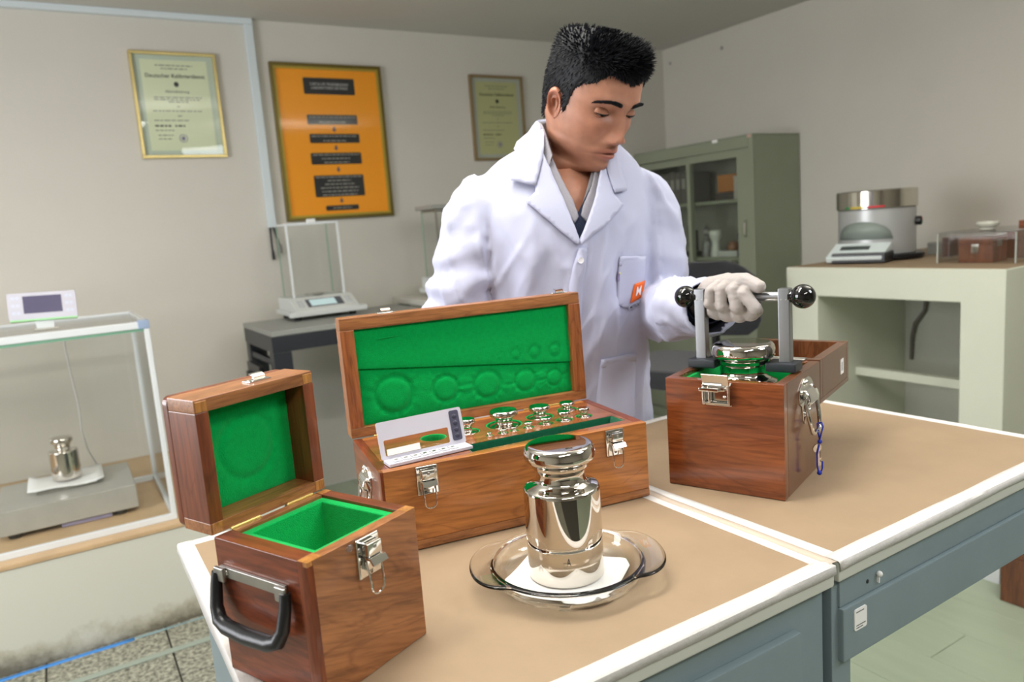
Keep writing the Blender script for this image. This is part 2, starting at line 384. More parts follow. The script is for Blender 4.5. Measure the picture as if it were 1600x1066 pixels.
def keeper(parent, M):
    """catch plate on the lid edge: flat plate with a hooked lip. origin plate centre, x width, +z away from the wood, -y toward rim"""
    bm = bmn(); box(bm, -.0125, .0125, -.007, .005, 0, .0016, .0006)
    prism(bm, [(-.004, .0012), (-.006, .0050), (-.002, .0078), (.002, .0080), (.002, .0066), (-.0018, .0064), (-.0040, .0046), (-.0022, .0012)], -.0065, .0065, 'x')
    for x in (-.0095, .0095): sphere(bm, (x, 0, .0016), .0018, 10, 6, sc3=(1, 1, .5))
    put(bm, M); return obj('latch_keeper', bm, M_chrome, parent)
def drop_handle(parent, M, s=1.0):
    """cast chrome chest handle: winged plate with domed rivets, rolled hinge and a hanging bail. x width, z up, -y outwards"""
    bm = bmn(); out = [(-.030, .004), (-.027, .014), (-.018, .021), (-.008, .025), (.008, .025), (.018, .021), (.027, .014), (.030, .004), (.026, -.004), (.018, -.008), (.014, -.026), (.008, -.031), (.004, -.024), (-.004, -.024), (-.008, -.031), (-.014, -.026), (-.018, -.008), (-.026, -.004)]
    prism(bm, [(a*s, b*s) for a, b in out], -.0016, 0, 'y', .0005); put(bm, M); h = obj('drop_handle', bm, M_chrome, parent)
    bm = bmn()
    for x, z in ((-.021, .010), (0, .019), (.021, .010), (-.009, .0195), (-.0105, -.018), (.0105, -.018)): sphere(bm, (x*s, -.0016, z*s), .0031*s, 12, 8, sc3=(1, .7, 1))
    put(bm, M); obj('rivet', bm, M_chrome, h)
    bm = bmn(); n = 10
    prof = [(-.0015, .012), (-.005, .011), (-.0085, .007), (-.0105, .001), (-.0100, -.005), (-.0075, -.0075), (-.0045, -.0055)]
    rows = [[((x+dx)*s, y*s, z*s) for y, z in prof] for x, dx in ((-.0195, 0), (-.012, 0), (0, 0), (.012, 0), (.0195, 0))]
    ringloft(bm, rows, False, False, False); put(bm, M); o = obj('rolled_hinge', bm, M_chrome, h); md = o.modifiers.new('s', 'SOLIDIFY'); md.thickness = .0014
    bm = bmn(); pts = [(-.0215, -.006, -.0035), (-.0225, -.0075, -.010), (-.020, -.010, -.024), (-.0165, -.0115, -.036), (-.0145, -.012, -.0395), (-.010, -.012, -.041), (.010, -.012, -.041), (.0145, -.012, -.0395), (.0165, -.0115, -.036), (.020, -.010, -.024), (.0225, -.0075, -.010), (.0215, -.006, -.0035)]
    tube(bm, [Vector(p)*s for p in pts], .0026*s, 10); put(bm, M); obj('bail', bm, M_chrome, h)
    return h

W_Lf = wood('mahogany_front_veneer', (124, 76, 42), (172, 112, 66), 'x', 1.0, math.radians(-20))
W_side = wood('red_mahogany', (92, 40, 20), (142, 70, 38), 'y', 1.0)
W_sidez = wood('red_mahogany_upright', (96, 44, 22), (146, 76, 42), 'z', 1.0)
W_rim = wood('mahogany_edge', (130, 80, 44), (178, 118, 70), 'x', 1.3, 0, .35, .25)
W_rimy = wood('mahogany_edge_cross', (96, 56, 30), (150, 92, 52), 'y', 1.3, 0, .35, .25)
W_end = wood('end_grain', (150, 96, 44), (196, 136, 70), 'z', 2.0)
W_B = wood('amber_mahogany', (150, 88, 38), (196, 126, 60), 'x', .8, math.radians(-4))
W_Btop = wood('glossy_mahogany_top', (110, 56, 30), (168, 100, 58), 'x', 1.0, 0, .22, .7)
W_Btopy = wood('glossy_mahogany_cross', (110, 50, 28), (160, 88, 52), 'y', 1.0, 0, .22, .7)
W_Bz = wood('amber_mahogany_upright', (134, 74, 38), (178, 108, 60), 'z', 1.0)
W_R = wood('deep_red_mahogany', (108, 52, 24), (148, 80, 40), 'x', .8, 0, .2, .6)
W_Rs = wood('brown_mahogany', (84, 50, 30), (122, 76, 46), 'z', .8, 0, .25, .5)

def felt_pad(name, parent, x0, x1, za0, za1, y, discs, mtl, nx=120, pillow=.0015, wr=0.0, edge=.004, tilt0=0.0, tilt1=0.0):
    """upholstered pad facing -y, with ring dents pressed by the weights"""
    nz = max(12, int(nx*(za1-za0)/(x1-x0))); bm = bmn(); rows = []
    for j in range(nz+1):
        row = []
        for i in range(nx+1):
            z0, z1 = za0+tilt0*i/nx, za1+tilt1*i/nx; x = x0+(x1-x0)*i/nx; z = z0+(z1-z0)*j/nz
            e = min(x-x0, x1-x, z-z0, z1-z); d = -pillow*(1-math.exp(-e/edge))
            for cx, cz, r, a in discs:
                q = math.hypot(x-cx, z-cz)
                d += a*math.exp(-((q-r)/(r*.13+.0007))**2)
                if wr and q > r: an = math.atan2(z-cz, x-cx); d += wr*math.exp(-((q-r-.006)/.011)**2)*noise.noise((math.cos(an)*4.2+cx*50, math.sin(an)*4.2, q*18))
                if q < r: d += -a*.35*(1-(q/r)**4)
            d += .0003*noise.noise((x*45, z*45, .3))
            row.append(bm.verts.new((x, y+d, z)))
        rows.append(row)
    for a, b in zip(rows, rows[1:]):
        for i in range(nx): bm.faces.new((a[i], a[i+1], b[i+1], b[i]))
    # closed skirt so the pad is solid
    loop = rows[0] + [r[-1] for r in rows[1:]] + list(reversed(rows[-1][:-1])) + [r[0] for r in reversed(rows[1:-1])]
    back = [bm.verts.new((v.co.x, y+.006, v.co.z)) for v in loop]
    for i in range(len(loop)): j = (i+1) % len(loop); bm.faces.new((loop[i], loop[j], back[j], back[i]))
    bm.faces.new(back)
    return obj(name, bm, mtl, parent, 60)

# ------------------------------------------------------------------ left box: empty case for the big weight
def left_case():
    w_, d_, h_ = .131, .125, .128
    t = thing('weight_case', 'small mahogany case standing open and empty, lid upright, black side grip', 'box', (.140, .579, TOP+.0012), .420)
    tk = .012
    bm = bmn(); box(bm, .006, w_-.001, 0, tk, 0, h_, .0008); obj('front_panel', bm, W_Lf, t)
    bm = bmn(); prism(bm, [(0, .006), (.0018, .0018), (.006, 0), (.006, tk), (0, tk)], 0, h_, 'z'); obj('corner_post', bm, W_sidez, t)
    bm = bmn(); box(bm, 0, .018, tk, d_, 0, h_, .001); obj('side_panel', bm, W_side, t)
    bm = bmn(); box(bm, w_-.013, w_, tk, d_, 0, h_, .001); obj('side_panel', bm, W_side, t)
    bm = bmn(); box(bm, .018, w_-.013, d_-.010, d_, 0, h_, .0008); obj('back_panel', bm, W_rim, t)
    bm = bmn(); box(bm, .002, w_-.002, .002, d_-.002, .0, .008); obj('bottom_panel', bm, W_side, t)
    # finger-joint end grain on the rim
    for x0, x1, y0, y1 in ((.0003, .016, .0002, tk*.98), (w_-.0125, w_-.0003, .0002, tk*.98), (w_-.0125, w_-.0003, d_-.0098, d_-.0003)):
        bm = bmn(); box(bm, x0, x1, y0, y1, h_-.004, h_+.0002); obj('joint_end', bm, W_end, t)
    # felt well: ledge, sloping walls, floor
    bm = bmn(); x0, x1, y0, y1 = .018, w_-.013, tk, d_-.010
    def ring(i, z): return [(x0+i, y0+i, z), (x1-i, y0+i, z), (x1-i, y1-i, z), (x0+i, y1-i, z)]
    ringloft(bm, [ring(.0002, h_-.022), ring(.0002, h_-.0035), ring(.0015, h_-.0025), ring(.0075, h_-.003), ring(.0088, h_-.0045), ring(.021, h_-.085)], False, True)
    obj('felt_well', bm, M_felt, t, 50)
    # lid, standing upright behind the hinge line
    lid_d, L = .052, .126
    X0_, X1_, z0, z1 = -.001, w_+.001, h_+.0008, h_+L
    bm = bmn(); box(bm, X0_, X1_, d_+.0005, d_+.0425, z1-.013, z1, .0015); lid = obj('lid', bm, W_rim, t)
    bm = bmn(); prism(bm, rrect(X0_, X1_, z0, z1, .007), d_+.0425, d_+lid_d, 'y', .002); obj('lid_top_panel', bm, W_sidez, lid)
    bm = bmn(); box(bm, X0_, X1_, d_+.0005, d_+.0425, z0, z0+.011, .001); obj('lid_rail', bm, W_rim, lid)
    for a, b in ((X0_, X0_+.0135), (X1_-.0135, X1_)):
        bm = bmn(); box(bm, a, b, d_+.0004, d_+.0425, z0+.0105, z1-.0125, .001); obj('lid_stile', bm, W_sidez, lid)
    for xa, za in ((X0_+.0002, z1-.0128), (X0_+.0002, z0+.0002), (X1_-.0132, z0+.0002), (X1_-.0132, z1-.0128)):
        bm = bmn(); box(bm, xa+.0006, xa+.0122, d_+.0001, d_+.004, za+.0006, za+.0106, .0004, 1); obj('joint_end', bm, W_end, lid)
    felt_pad('lid_felt', lid, X0_+.0136, X1_-.0136, z0+.0112, z1-.0132, d_+.029, [(.066, h_+.062, .031, .0016)], M_felt, 90)
    for a, b in ((.018, .050), (.082, .114)):
        bm = bmn(); box(bm, a, b, d_-.0035, d_+.0012, h_-.0004, h_+.0012, .0004); tube(bm, [(a, d_, h_+.0012), (b, d_, h_+.0012)], .0012, 8); obj('hinge', bm, M_brass, t)
    latch_fixed(t, T(.0655, 0, h_-.002))
    keeper(lid, T(.078, d_+.018, z1))
    # small adhesive dot left of the latch
    bm = bmn(); sphere(bm, (.046, -.0002, h_-.006), .0042, 14, 8, sc3=(1, .3, .8)); obj('clear_bumper', bm, M_glassy, t)
    # side grip: steel strip and black moulded handle
    bm = bmn(); box(bm, -.0032, 0, .028, .118, .0935, .1035, .0008); st = obj('grip_strip', bm, M_satin, t)
    for y in (.031, .115): bm = bmn(); box(bm, -.0072, -.003, y-.007, y+.007, .0900, .1035, .0015); obj('grip_clip', bm, M_satin, st)
    for y in (.040, .108): bm = bmn(); sphere(bm, (-.0034, y, .0985), .0024, 12, 8, sc3=(.4, 1, 1)); obj('screw', bm, M_chrome, st)
    bm = bmn()
    pts = [(-.0045, .120, .0985), (-.0065, .1205, .086), (-.010, .119, .068), (-.0125, .113, .0575), (-.0135, .102, .0535), (-.014, .073, .052), (-.0135, .044, .0535), (-.0125, .033, .0575), (-.010, .0275, .068), (-.0065, .026, .086), (-.0045, .0265, .0985)]
    tube(bm, pts, [.0046, .0052, .0058, .0066, .0070, .0072, .0070, .0066, .0058, .0052, .0046], 14, squash=(1.0, 1.0))
    obj('carrying_grip', bm, M_black, t, label='black moulded carrying grip')
    return t
M_glassy = mat('clear_rubber', (235, 235, 235), 0.1); M_glassy.node_tree.nodes['Principled BSDF'].inputs['Transmission Weight'].default_value = 0.9
left_case()

# ------------------------------------------------------------------ middle box: long case with a set of weights
BIG_LOC, BIG_RZ = (.295, .819, TOP+.0020), -.162
MB = Matrix.Translation(BIG_LOC) @ Matrix.Rotation(BIG_RZ, 4, 'Z')
HOLES = [(.100, .112, .0183), (.149, .112, .0183), (.206, .115, .0265), (.265, .122, .0205), (.316, .134, .0155), (.168, .073, .0055), (.188, .073, .0075), (.205, .075, .0065), (.228, .078, .0085), (.256, .081, .0105), (.286, .083, .0125), (.318, .084, .0125)]
def set_case():
    w_, d_, h_ = .370, .170, .105
    t = thing('weight_set_case', 'long mahogany case with raised green padded lid and a set of weights inside', 'box', BIG_LOC, BIG_RZ)
    bm = bmn(); box(bm, .004, w_, 0, .012, .011, h_, .0012); obj('front_panel', bm, W_B, t)
    bm = bmn(); prism(bm, [(0, .004), (.0012, .0012), (.004, 0), (.004, .012), (0, .012)], .011, h_, 'z'); obj('corner_post', bm, W_sidez, t)
    bm = bmn(); box(bm, 0, w_, -.0006, d_, 0, .011, .001); obj('plinth', bm, W_rim, t)
    bm = bmn(); box(bm, 0, .012, .012, d_, .011, h_, .0012); obj('side_panel', bm, W_side, t)
    bm = bmn(); box(bm, w_-.012, w_, .012, d_, .011, h_, .0012); obj('side_panel', bm, W_side, t)
    bm = bmn(); box(bm, .012, w_-.012, d_-.012, d_, .011, h_, .0012); obj('back_panel', bm, W_B, t)
    # deck pierced by the holes and the front trench
    cu = bpy.data.curves.new('deck', 'CURVE'); cu.dimensions = '2D'; cu.fill_mode = 'BOTH'; cu.extrude = .004
    def poly(pts):
        s = cu.splines.new('POLY'); s.points.add(len(pts)-1); s.use_cyclic_u = True
        for p, q in zip(s.points, pts): p.co = (q[0], q[1], 0, 1)
    poly([(.0121, .0121), (w_-.0121, .0121), (w_-.0121, d_-.0121), (.0121, d_-.0121)])
    poly([(.122, .016), (.354, .028), (.350, .060), (.122, .050)])
    for x, y, r in HOLES: poly([(x+r*math.cos(2*PI*k/40), y+r*math.sin(2*PI*k/40)) for k in range(40)])
    co = bpy.data.objects.new('deck', cu); C.objects.link(co)
    me = bpy.data.meshes.new_from_object(co.evaluated_get(bpy.context.evaluated_depsgraph_get())); bpy.data.objects.remove(co)
    me.transform(T(0, 0, h_-.0045)); me.materials.clear(); me.materials.append(W_Btop)
    dk = bpy.data.objects.new('weight_block', me); C.objects.link(dk); dk.parent = t
    # velvet trench
    bm = bmn(); a = [(.122, .016), (.354, .028), (.350, .060), (.122, .050)]; cx, cy = .238, .039
    def rg(k, z): return [(cx+(x-cx)*k, cy+(y-cy)*k, z) for x, y in a]
    ringloft(bm, [rg(.999, h_-.001), rg(.985, h_-.0012), rg(.975, h_-.004), rg(.95, h_-.020)], False, True); obj('velvet_trench', bm, M_dfelt, t, 50)
    for x, y, r in HOLES:
        bm = bmn(); lathe(bm, [(r*.995, h_-.0008), (r*.92, h_-.0012), (r*.88, h_-.005), (r*.86, h_-.05)], 32, (x, y, 0), cap0=False); obj('felt_cup', bm, M_felt, t, 50)
    for a, b in ((.03, .11), (.26, .34)):
        bm = bmn(); box(bm, a, b, d_-.0035, d_+.0008, h_-.0004, h_+.001, .0003); tube(bm, [(a, d_, h_+.001), (b, d_, h_+.001)], .001, 8); obj('hinge', bm, M_brass, t)
    for x in (.0570, .3185): latch_fixed(t, T(x, -.0006, h_-.001))
    # lid, leaning two degrees past upright
    bm = bmn(); L = .169; x0, x1 = -.001, w_-.001; dp = .031
    box(bm, x0, x1, 0.0003, dp-.006, L-.018, L, .002); lid = obj('lid', bm, W_rim, t)
    lid.location = (0, d_, h_+.001); lid.rotation_euler = (math.radians(-2.0), 0, 0)
    bm = bmn(); box(bm, x0, x1, dp-.006, dp, 0, L, .002); obj('lid_top_panel', bm, W_B, lid)
    bm = bmn(); box(bm, x0, x1, 0.0003, dp-.006, 0, .014, .0012); obj('lid_rail', bm, W_rim, lid)
    for a, b in ((x0, x0+.0195), (x1-.0195, x1)):
        bm = bmn(); box(bm, a, b, 0, dp-.006, .0135, L-.0175, .0012); obj('lid_stile', bm, W_Bz, lid)
    za = h_+.001
    felt_pad('upper_pad', lid, x0+.0197, x1-.0197, .0955, L-.0182, .0075, [(.258, .191-za, .0075, .0013), (.289, .190-za, .0092, .0016), (.323, .189-za, .0095, .0016), (.232, .191-za, .005, .0007)], M_felt, 150, .0010, tilt0=-.034)
    felt_pad('lower_pad', lid, x0+.0197, x1-.0197, .0142, .095, .012, [(.067, .158-za, .0265, .0028), (.144, .155-za, .0188, .0022), (.209, .152-za, .0204, .0022), (.271, .149-za, .0165, .0020), (.320, .146-za, .0125, .0018)], M_felt, 170, .0035, .0011, .009, tilt1=-.034)
    bm = bmn(); tube(bm, [(.048, .0062, .1335), (.060, .0058, .1345), (.085, .0060, .1355)], [.0004, .001, .0004], 8); obj('felt_crease', bm, M_felt, lid)
    for x in (.0665, .338): keeper(lid, T(x, .010, L))
    drop_handle(t, T(0, .085, .068) @ Matrix.Rotation(-PI/2, 4, 'Z') @ T(0, 0, 0), .95)
    return t
set_case()

def weight_profile(R, H, head_r, neck_r):
    """OIML knob weight: cylinder, waisted neck, mushroom head; heights as shares of H"""
    p = [(0.0, 0.0), (R*.93, 0.0), (R*.985, .008*H), (R, .02*H), (R, .655*H), (R*.985, .672*H), (R*.945, .683*H), (R*.80, .693*H), (neck_r*1.22, .702*H), (neck_r*1.06, .715*H), (neck_r, .74*H), (neck_r*.985, .775*H), (neck_r*1.03, .805*H), (neck_r*1.10, .822*H), (neck_r*1.13, .828*H), (neck_r*1.14, .848*H), (neck_r*1.2, .858*H), (head_r*.86, .868*H), (head_r*.94, .877*H), (head_r*.985, .893*H), (head_r, .915*H), (head_r*.995, .938*H), (head_r*.975, .960*H), (head_r*.95, .975*H), (head_r*.92, .985*H), (head_r*.885, .991*H), (head_r*.84, .994*H), (head_r*.78, .995*H), (0.0, .995*H)]
    return p
def knob_weight(label, loc, R, H, hr, nr, group=None, rz=0, seg=64):
    bm = bmn(); p = weight_profile(R, H, hr, nr)
    lathe(bm, [(max(r, 1e-5), z) for r, z in p], seg, cap0=True, cap1=True)
    o = obj('calibration_weight', bm, M_steel, None, 50); o.location = loc; o.rotation_euler = (0, 0, rz)
    return tag(o, label, 'weight', group)
# weights in the long case: only neck and head stand above the deck
zd = TOP + .0020 + .105
lb = ['knob weight in the back row partly hidden by the white card', 'largest knob weight in the long case, second of the back row', 'mid-sized knob weight in back row, right of the largest one', 'smaller knob weight at the right end of the back row']
for (hx, hy, hr_), (r, top), l in zip([HOLES[1], HOLES[2], HOLES[3], HOLES[4]], [(.0120, .0185), (.0205, .0215), (.0155, .0165), (.0118, .0115)], lb):
    H = top/.31 + .002; P = MB @ Vector((hx, hy, 0))
    knob_weight(l, (P.x, P.y, zd + top - H), hr_*.80, H, r, r*.60)
lb2 = ['tiniest knob weight, left end of the front row in the long case', 'little knob weight in front row beside the tiniest one', 'little knob weight third from the left in the front row', 'small knob weight in front row just right of the three tiny ones', 'knob weight in front row, third from its right end', 'knob weight in front row, second from its right end', 'knob weight at the right end of the front row, head not green']
for (hx, hy, hr_), (r, top), l in zip(HOLES[5:], [(.0034, .004), (.0052, .0055), (.0042, .005), (.0062, .0075), (.0088, .009), (.0093, .0125), (.0088, .0125)], lb2):
    H = top/.31 + .002; P = MB @ Vector((hx, hy, 0))
    knob_weight(l, (P.x, P.y, zd + top - H), hr_*.78, H, r, r*.60, seg=32)

# small white case of sheet weights lying on the long case, clear lid up
def sheet_case():
    o = MB @ Vector((.016, .012, .1052)); 
    t = thing('sheet_weight_case', 'white tray of sheet weights with raised windowed lid on the long case', 'box', (o.x, o.y, TOP+.0020+.1052), BIG_RZ + .13)
    W, D = .113, .022
    bm = bmn(); box(bm, 0, W, 0, D, 0, .004, .0006); tr = obj('tray', bm, mat('white_plastic', (200, 198, 210), 0.35), t)
    for i in range(7):
        x = .008 + i*.0128
        bm = bmn(); box(bm, x, x+.0105, .004, D-.004, .0040, .0052, .0003); obj('compartment', bm, mat('clear_tray_well', (200, 200, 205), 0.2), tr)
        bm = bmn(); prism(bm, [(x+.002, .009), (x+.007, .010), (x+.0065, .0135), (x+.0025, .0125)], .0053, .0057, 'z'); obj('sheet_weight', bm, M_satin, tr)
    L = .047
    ld = bmn(); ringprism(ld, rrect(-.002, W+.001, 0, L, .003), rrect(.004, .092, .004, .024, .002), 0, .0016); put(ld, T(0, D-.001, .004) @ Matrix.Rotation(math.radians(-14), 4, 'X')); lid = obj('case_lid', ld, MATS['white_plastic'], t)
    MM = T(0, D-.001, .004) @ Matrix.Rotation(math.radians(-14), 4, 'X')
    bm = bmn(); prism(bm, rrect(.0041, .0919, .0041, .0239, .002), .0003, .0012, 'y'); put(bm, MM); obj('clear_window', bm, M_pane, lid, label='clear window')
    bm = bmn(); box(bm, .006, .05, -.0010, -.0004, .0045, .0125); put(bm, MM); obj('paper_slip', bm, M_white, lid)
    bm = bmn(); prism(bm, rrect(.0965, .1095, .005, .044, .0025), -.0010, .0002, 'y'); put(bm, MM); pn = obj('dark_panel', bm, mat('slate_panel', (72, 72, 92), 0.4), lid, label='dark slate strip with round dimples')
    bm = bmn()
    for z in (.011, .019, .0275, .036): sphere(bm, (.103, -.0008, z), .0034, 14, 8, sc3=(1, .25, 1))
    put(bm, MM); obj('dimple', bm, mat('slate_dimple', (58, 58, 76), 0.35), pn)
    return t
sheet_case()

# ------------------------------------------------------------------ the polished weight on its glass dish
CXW, CYW = .434, .642
def dish():
    t = thing('glass_dish', 'round clear glass casserole dish with two side lugs under the big weight', 'dish', (CXW-.003, CYW-.006, TOP+.0012), math.radians(-29)); t.scale = (.95, .95, .95)
    bm = bmn(); n = 96
    rings = []
    def rim(a, r, lug):
        # two lugs left and right (along local x)
        k = abs(math.cos(a))
        e = max(0.0, (k-.74)/.26)
        return r + lug*(1-(1-e)**2)*1.0
    prof = [(.0, .0028, 0), (.060, .0028, 0), (.070, .0036, 0), (.077, .0075, 0), (.0815, .014, 0), (.0842, .0240, 0), (.0850, .0258, 0), (.0862, .0263, 0), (.0878, .0262, .1), (.0888, .0260, .5), (.0896, .0258, .9), (.0910, .0254, 1), (.0918, .0247, 1), (.0920, .0240, 1), (.0918, .0233, 1), (.0910, .0227, 1), (.0896, .0222, .9), (.0888, .0220, .5), (.0880, .0217, .1), (.0872, .0205, 0), (.0868, .018, 0), (.0855, .0115, 0), (.080, .0045, 0), (.072, .0006, 0), (.062, 0, 0), (.0, 0, 0)]
    for r, z, l in prof:
        rings.append([(max(rim(2*PI*i/n, r, .020*l), 1e-5)*math.cos(2*PI*i/n)*1.0, max(rim(2*PI*i/n, r, .020*l), 1e-5)*math.sin(2*PI*i/n), z) for i in range(n)])
    ringloft(bm, rings, True, True)
    g = bpy.data.materials.new('clear_glass'); g.use_nodes = True; p = g.node_tree.nodes['Principled BSDF']
    p.inputs['Base Color'].default_value = (.97, .985, .975, 1); p.inputs['Roughness'].default_value = 0.0; p.inputs['IOR'].default_value = 1.47; p.inputs['Transmission Weight'].default_value = 1.0
    MATS['clear_glass'] = g
    b = obj('bowl', bm, g, t, 40)
    bm = bmn(); prism(bm, [(-.006, .006), (.006, .006), (.006, .012), (-.006, .012)], -.0855, -.0835, 'y', .0006); put(bm, Matrix.Rotation(math.radians(-9), 4, 'Z')); obj('maker_tab', bm, g, b)
    return t
dish()
bm = bmn(); o_ = [(-.070, -.056), (.050, -.066), (.066, .044), (-.052, .064)]
n = 14; rows = []
for j in range(n+1):
    row = []
    for i in range(n+1):
        u, v = i/n, j/n
        x = (o_[0][0]*(1-u)+o_[1][0]*u)*(1-v)+(o_[3][0]*(1-u)+o_[2][0]*u)*v; y = (o_[0][1]*(1-u)+o_[1][1]*u)*(1-v)+(o_[3][1]*(1-u)+o_[2][1]*u)*v
        r = math.hypot(x, y); z = .0031 + max(0, r-.058)**1.4*1.0
        row.append(bm.verts.new((x*min(1, .070/max(r, 1e-6)), y*min(1, .070/max(r, 1e-6)), z)))
    rows.append(row)
for a, b in zip(rows, rows[1:]):
    for i in range(n): bm.faces.new((a[i], a[i+1], b[i+1], b[i]))
pp = obj('white_paper_sheet', bm, M_white, None, 60, (CXW-.003, CYW-.006, TOP+.0012)); pp.rotation_euler = (0, 0, math.radians(-48)); pp.modifiers.new('s', 'SOLIDIFY').thickness = .0003
tag(pp, 'square of white paper lying in the glass dish under the big weight', 'paper')
bw = knob_weight('big mirror-polished knob weight standing in the glass dish on the desk', (CXW, CYW, TOP+.0012+.0037), .0415, .148, .0385, .0265, rz=0, seg=128)
tm = text('engraved_letter', 'A', .0120, mat('engraving', (60, 54, 48), 0.6), bw, Matrix.Rotation(math.radians(-30.5), 4, 'Z') @ T(0.0, -.0417, .030) @ XZ @ Matrix.Scale(.6, 4, (1, 0, 0)), .0003)

# ------------------------------------------------------------------ right box with the weight being lifted
RLOC, RRZ = (.715, .778, TOP+.0012), -1.195
MR = Matrix.Translation(RLOC) @ Matrix.Rotation(RRZ, 4, 'Z')
def right_case():
    w_, d_, h_ = .165, .1695, .156
    t = thing('weight_case', 'deep mahogany case with lid folded right back and keys on its handle', 'box', RLOC, RRZ)
    bm = bmn(); box(bm, 0, w_, 0, .014, 0, h_, .0012); obj('front_panel', bm, W_R, t)
    bm = bmn(); box(bm, 0, .014, .014, d_, 0, h_, .0012); obj('side_panel', bm, W_Rs, t)
    bm = bmn(); box(bm, w_-.014, w_, .014, d_, 0, h_, .0012); obj('side_panel', bm, W_Rs, t)
    bm = bmn(); box(bm, .014, w_-.014, d_-.014, d_, 0, h_, .0012); obj('back_panel', bm, W_R, t)
    bm = bmn(); box(bm, .0142, w_-.0142, .0142, d_-.0142, 0, .008); obj('bottom_panel', bm, W_Rs, t)
    bm = bmn(); x0, x1, y0, y1 = .0142, w_-.0142, .0142, d_-.0142
    def ring(i, z): return [(x0+i, y0+i, z), (x1-i, y0+i, z), (x1-i, y1-i, z), (x0+i, y1-i, z)]
    ringloft(bm, [ring(0, h_-.030), ring(0, h_-.006), ring(.006, h_-.006), ring(.014, h_-.030), ring(.016, .012)], False, True); obj('felt_well', bm, M_felt, t, 50)
    # lid turned over, hanging level behind the hinge
    y0, y1, zt = d_+.001, d_+.171, h_+.001; hl = .067
    bm = bmn(); box(bm, 0, w_, y0, y1, zt-hl, zt-hl+.008, .0015); lid = obj('lid', bm, W_Rs, t)
    bm = bmn(); box(bm, 0, w_, y0, y0+.014, zt-hl+.008, zt, .001); obj('lid_rail', bm, W_Rs, lid)
    bm = bmn(); box(bm, 0, w_, y1-.014, y1, zt-hl+.008, zt, .001); obj('lid_rail', bm, W_Rs, lid)
    for a, b in ((0, .014), (w_-.014, w_)):
        bm = bmn(); box(bm, a, b, y0+.014, y1-.014, zt-hl+.008, zt, .001); obj('lid_stile', bm, W_Rs, lid)
    bm = bmn(); box(bm, w_, w_+.0005, y0+.118, y0+.136, zt-.046, zt-.022); s = obj('paper_label', bm, M_white, lid)
    bm = bmn(); box(bm, w_+.0004, w_+.0007, y0+.122, y0+.131, zt-.041, zt-.027); obj('label_print', bm, mat('pale_grey_print', (170, 172, 175), .6), s)
    bm = bmn(); box(bm, .02, w_-.02, d_-.0105, d_+.0115, h_+.0002, h_+.0018, .0004); tube(bm, [(.02, d_+.0005, h_+.0016), (w_-.02, d_+.0005, h_+.0016)], .0022, 8); obj('hinge', bm, M_satin, t)
    # latch with its draw plate thrown up
    M = T(.078, 0, h_-.008)
    bm = bmn(); box(bm, -.0185, .0185, -.0020, 0, -.026, .006, .0010); put(bm, M); la = obj('latch', bm, M_chrome, t)
    bm = bmn(); prism(bm, [(-.002, .000), (-.0105, .019), (-.0118, .0195), (-.0128, .0188), (-.0060, -.001), (-.0045, -.002)], -.0195, .0175, 'x', .0003)
    box(bm, -.0205, -.0165, -.0085, -.001, -.024, .004, .0008); box(bm, .0150, .0185, -.0085, -.001, -.024, .004, .0008)
    put(bm, M); obj('draw_plate', bm, M_chrome, la)
    bm = bmn(); box(bm, -.0225, .0055, -.0150, -.0095, -.0045, .0005, .0010); box(bm, -.0120, .0120, -.010, -.002, -.004, .002, .001); box(bm, -.011, -.0075, -.010, -.004, -.021, -.004, .0006); put(bm, M); obj('lever', bm, M_chrome, la)
    bm = bmn(); tube(bm, [(-.019, -.006, -.0215), (.0175, -.006, -.0215)], .0020, 10)
    for x, z in ((-.006, -.021), (.009, -.013)): sphere(bm, (x, -.0025, z), .0022, 10, 8, sc3=(1, .6, 1))
    put(bm, M); obj('pin', bm, M_chrome, la)
    h = drop_handle(t, T(w_, .097, .118) @ Matrix.Rotation(PI/2, 4, 'Z'), 1.15)
    return t
right_case()
# key tied with blue cord on the bail
kx = MR @ Vector((.165+.0155, .106, 0))
t = thing('key', 'small silver key tied with blue cord to the right box handle', 'key', (kx.x, kx.y, TOP+.0012), RRZ-.6)
M_blue = mat('blue_cord', (26, 48, 176), 0.6)
bm = bmn(); prism(bm, [(.0075*math.cos(a), .006*math.sin(a)+.045) for a in [2*PI*k/16 for k in range(16)]], -.0009, .0009, 'x', .0002); box(bm, -.0008, .0008, -.0022, .0022, .018, .041, .0002); box(bm, -.0008, .0008, .002, .0042, .020, .024); box(bm, -.0008, .0008, .002, .0046, .027, .030)
put(bm, Matrix.Rotation(math.radians(6), 4, 'X')); obj('key_blade', bm, M_chrome, t)
bm = bmn(); tube(bm, [(-.0045, .0, .079), (.000, .0035, .081), (.0045, .002, .076), (.0035, .0, .067), (.0015, -.001, .058), (0, 0, .051), (-.0015, .001, .058), (-.0035, 0, .067)], .0011, 8, closed=True); sphere(bm, (0, 0, .0535), .0032, 10, 8)
tube(bm, [(.001, -.002, .050), (.0015, -.006, .036), (.001, -.0055, .020), (0, -.003, .011), (0, .001, .008), (.0005, .0035, .014), (0, .004, .024)], .0012, 8); sphere(bm, (0, -.001, .008), .0035, 10, 8); obj('cord', bm, M_blue, t)

wr = MR @ Vector((.0825, .0845, 0))
knob_weight('polished knob weight half lifted out of the right box', (wr.x, wr.y, TOP+.0012+.0262), .048, .170, .0445, .031, seg=96)

